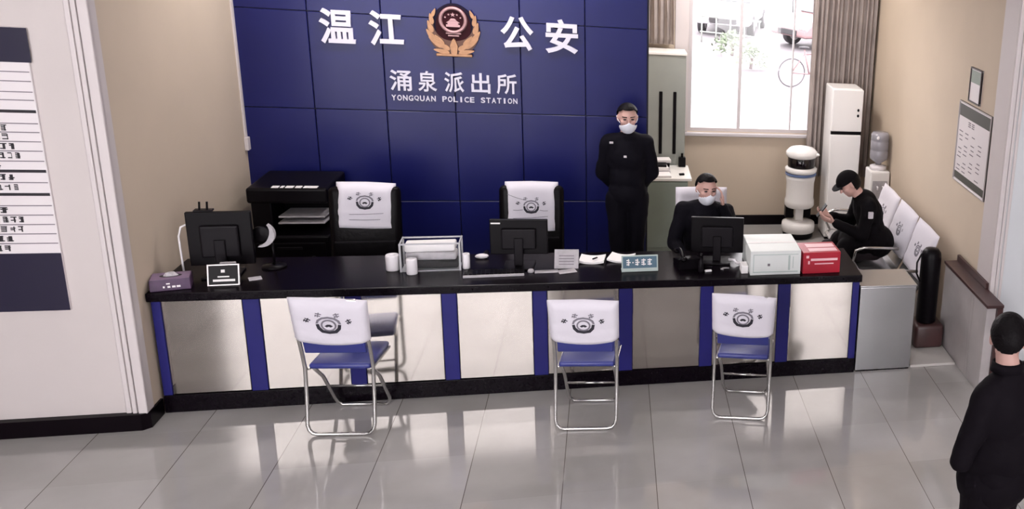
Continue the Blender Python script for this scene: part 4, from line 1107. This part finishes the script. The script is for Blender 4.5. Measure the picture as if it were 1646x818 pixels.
# ================================================================== OUTSIDE
def car(loc, rz, paint, label):
    t = thing('parked_car', label, 'car', loc, rz)
    prof = [(-2.15, 0.35), (-2.2, 0.6), (-2.1, 0.85), (-1.75, 0.93), (-1.2, 1.38), (0.45, 1.45), (1.15, 0.98), (1.95, 0.86), (2.2, 0.62), (2.2, 0.35)]
    mb = MB(); mb.prism(prof, -0.82, 0.82, 'xz'); me = mb.mesh('body')
    me = bake(me, [('BEVEL', dict(width=0.09, segments=3))]); obj('body', me, paint, t)
    for s in (-1, 1):
        mb = MB(); mb.prism([(-1.55, 0.97), (-1.12, 1.32), (-0.4, 1.36), (-0.4, 0.97)], s * 0.80, s * 0.832, 'xz'); mb.prism([(-0.3, 0.97), (-0.3, 1.36), (0.42, 1.38), (0.95, 0.99)], s * 0.80, s * 0.832, 'xz'); obj('side_window', mb, 'car_glass', t)
        for x in (-1.35, 1.35):
            mb = MB(); mb.lathe([(0.20, -0.10), (0.31, -0.10), (0.32, -0.06), (0.32, 0.06), (0.31, 0.10), (0.20, 0.10)], 28); mb.xf(Matrix.Translation((x, s * 0.76, 0.32)) @ Matrix.Rotation(pi / 2, 4, 'X')); w_ = obj('wheel', mb, 'rubber', t, True)
            mb = MB(); mb.lathe([(0, -0.11), (0.19, -0.11), (0.19, 0.11), (0, 0.11)], 20); mb.xf(Matrix.Translation((x, s * 0.76, 0.32)) @ Matrix.Rotation(pi / 2, 4, 'X')); obj('hubcap', mb, 'paper_grey', w_, True)
    mb = MB(); mb.prism([(0.52, 1.41), (1.13, 1.0), (1.16, 1.02), (0.56, 1.44)], -0.68, 0.68, 'xz'); obj('windscreen', mb, 'car_glass', t)
    mb = MB(); mb.prism([(-1.72, 0.96), (-1.23, 1.35), (-1.27, 1.37), (-1.76, 0.98)], -0.68, 0.68, 'xz'); obj('rear_window', mb, 'car_glass', t)
    mb = MB()
    for s in (-1, 1): mb.box((2.12, s * 0.62 - 0.14, 0.60), (2.215, s * 0.62 + 0.14, 0.72), 0.02)
    obj('headlamp', mb, 'acrylic', t)
    mb = MB(); mb.box((2.15, -0.42, 0.40), (2.23, 0.42, 0.56), 0.02); obj('grille', mb, 'rubber', t)
car((6.9, 25.5, -0.2), radians(-105), 'car_white', 'white car parked outside facing the left window pane')
car((9.9, 22.6, -0.2), radians(-150), 'car_pink', 'pale rose car parked outside the right window pane')
car((10.6, 30.5, -0.2), radians(-100), 'car_white', 'white car parked farthest away outside the window')
def bicycle(loc, rz):
    t = thing('bicycle', 'bicycle parked outside the window, its round wheel showing', 'bicycle', loc, rz)
    for x in (-0.52, 0.52):
        mb = MB(); mb.tube([(x + 0.31 * cos(2 * pi * i / 36), 0, 0.33 + 0.31 * sin(2 * pi * i / 36)) for i in range(36)], 0.016, 6, True)
        w_ = obj('wheel', mb, 'bike_tyre', t, True)
        mb = MB()
        for k in range(8): mb.tube([(x, 0, 0.33), (x + 0.30 * cos(pi * k / 4), 0, 0.33 + 0.30 * sin(pi * k / 4))], 0.003, 4)
        obj('spokes', mb, 'chrome', w_)
    mb = MB()
    for a, b in (((-0.52, 0.33), (-0.10, 0.30)), ((-0.52, 0.33), (-0.22, 0.78)), ((-0.10, 0.30), (-0.24, 0.86)), ((-0.20, 0.74), (0.38, 0.80)), ((-0.10, 0.30), (0.40, 0.72)), ((0.52, 0.33), (0.36, 0.92))): mb.tube([(a[0], 0, a[1]), (b[0], 0, b[1])], 0.018, 8)
    obj('frame', mb, 'car_pink', t, True)
    mb = MB(); mb.tube([(0.30, -0.27, 0.98), (0.35, -0.12, 0.95), (0.36, 0, 0.92), (0.35, 0.12, 0.95), (0.30, 0.27, 0.98)], 0.014, 8); obj('handlebar', mb, 'rubber', t, True)
    mb = MB(); mb.ell((-0.25, 0, 0.89), (0.13, 0.07, 0.035)); obj('saddle', mb, 'rubber', t, True)
bicycle((7.42, 14.6, -0.2), radians(12))
def shrub(loc, r, label, seed):
    mb = MB()
    rnd = random.Random(seed)
    for i in range(260):
        a = rnd.uniform(0, 2 * pi); el = rnd.uniform(-0.2, 1.0) * pi / 2; q = r * rnd.uniform(0.55, 1.0)
        p = Vector((q * cos(el) * cos(a), q * cos(el) * sin(a), 0.35 * r + q * sin(el) * 0.9))
        m = Matrix.Translation(p) @ Euler((rnd.uniform(0, 6), rnd.uniform(0, 6), rnd.uniform(0, 6))).to_matrix().to_4x4()
        w = r * 0.13
        vs = [mb.bm.verts.new(m @ Vector(c)) for c in ((-w * .4, 0, 0), (0, 0, -w), (w * .4, 0, 0), (0, w * .2, w))]
        mb.bm.faces.new(vs)
    t = thing('shrub', label, 'shrub', loc)
    obj('foliage', mb.mesh('foliage', False, False), 'leaf', t)
    mb = MB(); mb.tube([(0, 0, 0), (0.02, 0, r * 0.6)], 0.04, 8); obj('stem', mb, 'brown', t)
shrub((6.15, 19.2, -0.2), 0.55, 'pale green shrub outside the left window pane, near the railing', 3)
shrub((6.35, 17.0, -0.2), 0.45, 'smaller pale green shrub outside, nearer the window than the other', 4)
car((12.2, 27.5, -0.2), radians(-140), 'blue_ring', 'blue grey car parked outside at the right edge of the window')
def rail():
    t = thing('low_railing', 'short grey railing outside the left window pane', 'railing', (6.35, 21.5, -0.2), radians(-25))
    mb = MB(); mb.tube([(-0.9, 0, 0.75), (0.9, 0, 0.75)], 0.03, 8); mb.tube([(-0.9, 0, 0.3), (0.9, 0, 0.3)], 0.02, 8); obj('rail', mb, 'cabinet', t, True)
    for x in (-0.85, -0.42, 0, 0.42, 0.85):
        mb = MB(); mb.tube([(x, 0, 0), (x, 0, 0.75)], 0.022, 8); obj('post', mb, 'cabinet', t, True)
rail()

# ================================================================== PEOPLE
def blob(mb, voxel, smooth=4, name='body'):
    me = mb.mesh(name)
    out = bake(me, [('REMESH', dict(mode='VOXEL', voxel_size=voxel)), ('SMOOTH', dict(factor=0.5, iterations=smooth))])
    for p in out.polygons: p.use_smooth = True
    return out

def frame(fwd, up):
    f = Vector(fwd).normalized(); u = Vector(up); r = f.cross(u).normalized(); u = r.cross(f).normalized()
    return r, f, u

def hand(mb, wrist, d, palm_n, side, curl=0.5, s=1.0):
    """wrist point, direction of fingers, palm normal, side (+1: thumb toward d x n)"""
    d = Vector(d).normalized(); n = Vector(palm_n); n = (n - d * n.dot(d)).normalized(); a = d.cross(n) * side
    W = Vector(wrist)
    K = W + d * 0.085 * s
    for k in range(4):
        off = a * (0.027 - 0.018 * k) * s
        mb.cap(W + d * 0.012 + off * 0.55, 0.015 * s, K + off, 0.0125 * s, 8)
    for k in range(4):
        off = a * (0.028 - 0.0187 * k) * s
        L = (0.036, 0.041, 0.038, 0.030)[k] * s
        p = K + off; dd = d.copy()
        rr = 0.0092 * s
        for j in range(3):
            ang = curl * (0.5 + 0.35 * j)
            dd = (dd * cos(ang) + n * sin(ang)).normalized()
            q = p + dd * L * (1, 0.72, 0.55)[j]
            mb.cap(p, rr, q, rr * 0.9, 8); p = q; rr *= 0.9
    p = W + d * 0.03 * s + a * 0.026 * s
    dd = (d * 0.6 + a * 0.75 + n * 0.25).normalized(); q = p + dd * 0.04 * s
    mb.cap(p, 0.013 * s, q, 0.0105 * s, 8)
    dd = (d * 0.85 + a * 0.3 + n * 0.4).normalized(); mb.cap(q, 0.0105 * s, q + dd * 0.032 * s, 0.009 * s, 8)

def head_geo(mb, c, R):
    def P(x, y, z): return Vector(c) + R @ Vector((x, y, z))
    r = R.to_3x3()
    mb.ell(P(0, -0.008, 0.018), (0.073, 0.090, 0.092), r)
    mb.ell(P(0, 0.012, -0.045), (0.058, 0.068, 0.070), r)
    mb.ell(P(0, 0.040, -0.085), (0.030, 0.030, 0.026), r)
    mb.cap(P(0, 0.078, 0.012), 0.008, P(0, 0.096, -0.022), 0.0125, 8)
    mb.ell(P(0, 0.068, -0.055), (0.026, 0.012, 0.010), r)
    mb.ell(P(0, 0.068, 0.030), (0.050, 0.014, 0.010), r)
    for s in (-1, 1):
        mb.ell(P(s * 0.076, -0.012, -0.005), (0.010, 0.020, 0.032), r)
        mb.ell(P(s * 0.040, 0.052, -0.018), (0.024, 0.022, 0.018), r)

def patch(c, R, rad, cond, off, th, name, mat_, parent, n=80, zs=(-0.01,)):
    """shell over a head ellipsoid where cond(x,y,z unit) is true"""
    mb = MB()
    ret = bmesh.ops.create_uvsphere(mb.bm, u_segments=n, v_segments=n // 2, radius=1)
    kill = [f for f in mb.bm.faces if not cond(f.calc_center_median())]
    bmesh.ops.delete(mb.bm, geom=kill, context='FACES')
    loose = [v for v in mb.bm.verts if not v.link_faces]
    bmesh.ops.delete(mb.bm, geom=loose, context='VERTS')
    for v in mb.bm.verts: v.co = Vector((v.co.x * rad[0], v.co.y * rad[1], v.co.z * rad[2])) + Vector(off)
    me = mb.mesh(name, True)
    me = bake(me, [('SOLIDIFY', dict(thickness=th, offset=1.0)), ('SUBSURF', dict(levels=1))])
    m4 = Matrix.Translation(Vector(c)) @ R.to_4x4()
    me.transform(m4)
    for p in me.polygons: p.use_smooth = True
    return obj(name, me, mat_, parent)

def R_from(fwd, up):
    r, f, u = frame(fwd, up)
    return Matrix((r, f, u)).transposed()

def person(loc, label, J, face, up, cloth, trouser, mask=False, hair='short', hands=(), name='person', shoe=True, wide=1.0):
    """J holds joints in local coordinates"""
    V = {k: Vector(v) for k, v in J.items()}
    R = R_from(face, up)
    mb = MB()
    head_geo(mb, V['head'], R)
    mb.cap(V['head'] + R @ Vector((0, -0.02, -0.06)), 0.052, V['neck'], 0.058)
    mb.cap(V['neck'], 0.06, V['chest'], 0.10)
    mb.cap(V['chest'], 0.11, V['pelvis'], 0.11)
    for s in 'lr':
        mb.cap(V['chest'] * 0.4 + V['sh' + s] * 0.6, 0.06, V['sh' + s], 0.045); mb.cap(V['sh' + s], 0.045, V['el' + s], 0.036); mb.cap(V['el' + s], 0.037, V['wr' + s], 0.025)
        mb.cap(V['pelvis'], 0.10, V['hp' + s], 0.075); mb.cap(V['hp' + s], 0.075, V['kn' + s], 0.052); mb.cap(V['kn' + s], 0.053, V['an' + s], 0.036)
    for h in hands: hand(mb, *h)
    me = blob(mb, 0.0075, 3, 'person')
    root = put(name, me, 'skin', None, loc)
    tag(root, label, 'person')
    # jacket
    mb = MB()
    cr = R_from((V['shr'] - V['shl']).cross(V['neck'] - V['pelvis']), V['neck'] - V['pelvis']) if (V['shr'] - V['shl']).length > 0.1 else R
    mb.ell(V['chest'] + Vector((0, 0, 0.0)), (0.185 * wide, 0.130, 0.20), cr.to_3x3())
    mid = (V['chest'] + V['pelvis']) / 2
    mb.ell(mid, (0.165 * wide, 0.125, 0.20), cr.to_3x3())
    mb.ell(V['pelvis'] + (V['chest'] - V['pelvis']) * 0.10, (0.175 * wide, 0.135, 0.15), cr.to_3x3())
    mb.cap(V['neck'] + (V['chest'] - V['neck']) * 0.10, 0.072, V['chest'], 0.12)
    for s in 'lr':
        mb.cap(V['neck'] + (V['chest'] - V['neck']) * 0.25, 0.075, V['sh' + s], 0.068); mb.cap(V['sh' + s], 0.070, V['el' + s], 0.056)
        mb.cap(V['el' + s], 0.056, V['wr' + s] + (V['el' + s] - V['wr' + s]) * 0.06, 0.043)
    # folds
    me = blob(mb, 0.011, 6, 'jacket')
    for v in me.vertices:
        n = noise.noise(v.co * 9) * 0.010 + noise.noise(v.co * 22) * 0.004
        v.co += v.normal * n
    obj('jacket', me, cloth, root)
    mb = MB()
    mb.ell(V['pelvis'], (0.170 * wide, 0.125, 0.12), cr.to_3x3())
    for s in 'lr':
        mb.cap(V['pelvis'] + (V['hp' + s] - V['pelvis']) * 0.6, 0.105, V['hp' + s], 0.095); mb.cap(V['hp' + s], 0.095, V['kn' + s], 0.072); mb.cap(V['kn' + s], 0.072, V['an' + s], 0.058)
    me = blob(mb, 0.011, 5, 'trousers')
    for v in me.vertices: v.co += v.normal * (noise.noise(v.co * 11) * 0.008)
    obj('trousers', me, trouser, root)
    if shoe:
        for s in 'lr':
            f = Vector(J.get('toe', face)); f.z = 0; f.normalize()
            mb = MB(); a = V['an' + s]
            mb.cap((a.x - f.x * 0.03, a.y - f.y * 0.03, 0.045), 0.044, (a.x + f.x * 0.14, a.y + f.y * 0.14, 0.036), 0.036)
            mb.cap((a.x, a.y, 0.05), 0.045, (a.x, a.y, 0.10), 0.045)
            for v in mb.bm.verts: v.co.z = max(0.0015, v.co.z)
            obj('shoe', blob(mb, 0.009, 3, 'shoe'), 'black_plastic', root)
    # face
    for s in (-1, 1):
        mb = MB(); mb.ell(V['head'] + R @ Vector((s * 0.031, 0.0795, 0.012)), (0.013, 0.006, 0.0065), R.to_3x3()); obj('eye', mb, 'eye', root, True)
        mb = MB(); mb.cap(V['head'] + R @ Vector((s * 0.016, 0.083, 0.032)), 0.004, V['head'] + R @ Vector((s * 0.050, 0.072, 0.034)), 0.003, 8); obj('eyebrow', mb, 'hair', root, True)
    if mask:
        patch(V['head'], R, (0.073, 0.098, 0.092), lambda p: p.y > 0.18 and -0.98 < p.z < 0.30 - 0.45 * abs(p.x) and abs(p.x) < 0.92, (0, 0.008, -0.036), 0.004, 'face_mask', 'mask', root)
        for s in (-1, 1):
            mb = MB(); mb.tube([V['head'] + R @ Vector(q) for q in ((s * 0.066, 0.045, -0.025), (s * 0.080, 0.005, -0.008), (s * 0.085, -0.028, 0.01))], 0.0025, 6); obj('mask_strap', mb, 'mask', root, True)
    if hair == 'short':
        patch(V['head'], R, (0.078, 0.096, 0.098), lambda p: p.z > 0.42 - 1.28 * max(0, -p.y) + 0.18 * max(0, p.y) and not (p.y > 0.5 and p.z < 0.62), (0, -0.008, 0.018), 0.011, 'hair', 'hair', root)
    return root, V, R

# --- standing officer in front of the blue wall
J = dict(head=(0, 0.0, 1.575), neck=(0, 0.02, 1.44), chest=(0, 0.03, 1.25), pelvis=(0, 0.03, 0.92), shl=(0.148, 0.03, 1.375), shr=(-0.148, 0.03, 1.375),
         ell=(0.205, 0.08, 1.10), elr=(-0.205, 0.08, 1.10), wrl=(0.08, 0.185, 0.92), wrr=(-0.08, 0.19, 0.94),
         hpl=(0.085, 0.03, 0.90), hpr=(-0.085, 0.03, 0.90), knl=(0.072, 0.01, 0.49), knr=(-0.072, 0.01, 0.49), anl=(0.075, 0.03, 0.09), anr=(-0.075, 0.03, 0.09), toe=(0, -1, 0))
J = {k: ((v[0], v[1], v[2] * 1.035) if k != 'toe' else v) for k, v in J.items()}
root, V, R = person((3.225, 1.62, 0), 'person in dark uniform and white mask standing against the blue wall', J, (0.10, -1, -0.14), (0, -0.1, 1), 'navy_cloth', 'navy_cloth', True, wide=0.9,
    hands=(((0.08, 0.185, 0.952), (-1, 0.1, -0.3), (0, -1, 0), -1, 0.4), ((-0.08, 0.19, 0.973), (1, 0.1, -0.3), (0, -1, 0), 1, 0.4)))
for x, z, w in ((-0.128, 1.43, 0.030), (-0.02, 1.33, 0.024)):
    mb = MB(); mb.box((x - w / 2, -0.150 if z < 1.36 else -0.075, z - 0.006), (x + w / 2, -0.125 if z < 1.36 else -0.05, z + 0.008), 0.002); obj('uniform_badge', mb, 'badge', root)

# --- seated officer
J = dict(head=(0, -0.06, 1.215), neck=(0, -0.01, 1.08), chest=(0, 0.02, 0.92), pelvis=(0, 0.10, 0.58), shl=(0.17, 0.01, 1.00), shr=(-0.17, 0.01, 1.02),
         ell=(0.20, -0.20, 0.86), elr=(-0.245, -0.05, 0.76), wrl=(0.125, -0.10, 1.08), wrr=(-0.16, -0.26, 0.70),
         hpl=(0.09, 0.06, 0.545), hpr=(-0.09, 0.06, 0.545), knl=(0.11, -0.36, 0.52), knr=(-0.11, -0.36, 0.52), anl=(0.11, -0.34, 0.10), anr=(-0.11, -0.34, 0.10), toe=(0, -1, 0))
root, V, R = person((3.815, 0.98, 0), 'person in dark uniform and white mask seated behind right monitor', J, (0.22, -1, -0.15), (0.05, -0.1, 1), 'navy_cloth', 'navy_cloth', True,
    hands=(((0.125, -0.10, 1.08), (-0.05, 0.05, 1), (-0.9, 0, 0.1), 1, 0.45), ((-0.16, -0.26, 0.70), (0.4, -1, 0.05), (0, 0, -1), -1, 0.35)))
mb = MB(); mb.box((-0.10, -0.128, 0.935), (-0.062, -0.10, 0.945), 0.002); obj('uniform_badge', mb, 'badge', root)
t = thing('desk_chair', 'white covered chair the seated officer is sitting on', 'chair', (3.815, 1.10, 0), 0)
mb = MB()
for k in range(5):
    a = 2 * pi * k / 5 + 0.3
    mb.tube([(0, 0, 0.08), (0.26 * cos(a), 0.26 * sin(a), 0.03)], 0.022, 8, r1=0.016)
obj('star_base', mb, 'black_plastic', t)
mb = MB(); mb.tube([(0, 0, 0.07), (0, 0, 0.38)], 0.026, 12); obj('gas_column', mb, 'black_plastic', t, True)
mb = MB(); mb.box((-0.23, -0.25, 0.38), (0.23, 0.17, 0.45), 0.03, 3); obj('seat', mb, 'leather', t, True)
bmx = Matrix.Translation((0, 0.19, 0.46)) @ Matrix.Rotation(radians(-6), 4, 'X')
mb = MB(); mb.box((-0.20, -0.025, 0.0), (0.20, 0.03, 0.63), 0.025, 3); mb.xf(bmx); obj('backrest', mb, 'leather', t, True)
mb = cloth_cover(0.42, 0.42, 0.30, 0.085, 0.004, 9.0, 0.005); mb.xf(bmx @ Matrix.Translation((0, 0, 0.35))); obj('back_cover', mb, 'cloth', t, True)

# --- person on the bench looking at a phone, facing left
J = dict(head=(-0.235, 0.0, 1.125), neck=(-0.13, 0.0, 1.02), chest=(-0.04, 0.0, 0.88), pelvis=(0.045, 0.0, 0.56), shl=(-0.07, -0.165, 0.97), shr=(-0.07, 0.165, 0.97),
         ell=(-0.13, -0.22, 0.71), elr=(-0.13, 0.22, 0.71), wrl=(-0.36, -0.10, 0.80), wrr=(-0.36, 0.08, 0.80),
         hpl=(0.02, -0.09, 0.53), hpr=(0.02, 0.09, 0.53), knl=(-0.36, -0.12, 0.50), knr=(-0.36, 0.12, 0.50), anl=(-0.33, -0.13, 0.10), anr=(-0.33, 0.13, 0.10), toe=(-1, 0, 0))
root, V, R = person((5.33, 1.42, 0), 'person in black jacket and cap sitting on bench looking at phone', J, (-1, -0.12, -0.75), (-0.5, 0, 1), 'black_cloth', 'grey_trouser', False, 'none',
    hands=(((-0.36, -0.10, 0.80), (-1, 0.1, 0.35), (0, 0.6, 0.8), -1, 0.55), ((-0.36, 0.08, 0.80), (-1, -0.1, 0.35), (0, -0.6, 0.8), 1, 0.55)))
patch(V['head'], R, (0.082, 0.101, 0.102), lambda p: p.z > 0.18, (0, -0.008, 0.016), 0.010, 'cap', 'black_cloth', root)
mb = MB()
ring = []
for i in range(13):
    a = pi * (i / 12)
    ring.append((0.082 * cos(a), 0.075 + 0.075 * sin(a), 0.040 - 0.012 * sin(a)))
mb.prism([(p[0], p[1]) for p in ring], 0.034, 0.042, 'xy'); mb.xf(Matrix.Translation(V['head']) @ R.to_4x4()); obj('cap_peak', mb, 'black_cloth', root)
patch(V['head'], R, (0.080, 0.098, 0.10), lambda p: p.z <= 0.25 and p.y < -0.1 and p.z > -0.75, (0, -0.010, 0.010), 0.012, 'hair', 'hair', root)
mb = MB(); mb.box((-0.10, -0.262, 0.88), (-0.055, -0.225, 0.94), 0.006); obj('sleeve_badge', mb, 'badge', root)
mb = MB(); mb.ell((-0.10, -0.02, 0.60), (0.20, 0.20, 0.13)); mb.ell((0.04, -0.02, 0.60), (0.18, 0.21, 0.16)); mb.cap((-0.24, -0.12, 0.56), 0.10, (-0.29, -0.13, 0.44), 0.09); mb.cap((-0.24, 0.12, 0.56), 0.10, (-0.29, 0.13, 0.44), 0.09); obj('jacket_skirt', blob(mb, 0.012, 5, 'jacket_skirt'), 'black_cloth', root)
mb = MB(); mb.box((-0.035, -0.005, -0.07), (0.035, 0.004, 0.07), 0.004); mb.xf(Matrix.Translation((5.33 - 0.465, 1.41, 0.885)) @ Matrix.Rotation(radians(90), 4, 'Z') @ Matrix.Rotation(radians(35), 4, 'X'))
o = obj('mobile_phone', mb, 'black_plastic', None); tag(o, 'dark mobile phone held by the person in the cap', 'phone')

# --- man in the foreground, back to the camera
FW = Vector((-0.42, 0.907, 0)); LT_ = Vector((-0.907, -0.42, 0))
def fl(f, l, z): return tuple(FW * f + LT_ * l + Vector((0, 0, z)))
J = dict(head=(0, 0.02, 1.585), neck=fl(-0.01, 0, 1.445), chest=fl(-0.02, 0, 1.25), pelvis=fl(-0.01, 0, 0.92), shl=fl(-0.02, 0.135, 1.345), shr=fl(-0.02, -0.155, 1.355),
         ell=fl(0.0, 0.235, 1.06), elr=fl(-0.06, -0.235, 1.10), wrl=fl(0.17, -0.02, 1.00), wrr=fl(0.16, -0.10, 1.02),
         hpl=fl(0, 0.085, 0.90), hpr=fl(0, -0.085, 0.90), knl=fl(0.02, 0.09, 0.49), knr=fl(0.02, -0.09, 0.49), anl=fl(-0.01, 0.095, 0.09), anr=fl(-0.01, -0.095, 0.09), toe=tuple(FW))
root, V, R = person((4.795, -2.93, 0), 'person in dark suit in the foreground, back to camera', J, (0.46, 1, -0.14), (0, 0, 1), 'suit', 'suit', False, wide=0.92,
    hands=((J['wrl'], fl(0.35, -1, 0.0), (0, 0, -1), 1, 0.55), (J['wrr'], fl(0.6, 0.2, -0.6), fl(-0.5, 0, -1), -1, 0.55)))
mb = MB(); mb.ell((0, -0.01, 0.90), (0.19, 0.145, 0.17)); mb.ell((0, -0.015, 1.05), (0.185, 0.14, 0.18)); obj('jacket_skirt', blob(mb, 0.012, 4, 'jacket_skirt'), 'suit', root)
mb = MB(); mb.lathe([(0.062, 0), (0.078, 0.005), (0.070, 0.045), (0.060, 0.047), (0.058, 0.02)], 24); mb.xf(Matrix.Translation((0.0, -0.005, 1.438)) @ Matrix.Rotation(radians(-6), 4, 'X')); obj('collar', mb, 'suit', root, True)
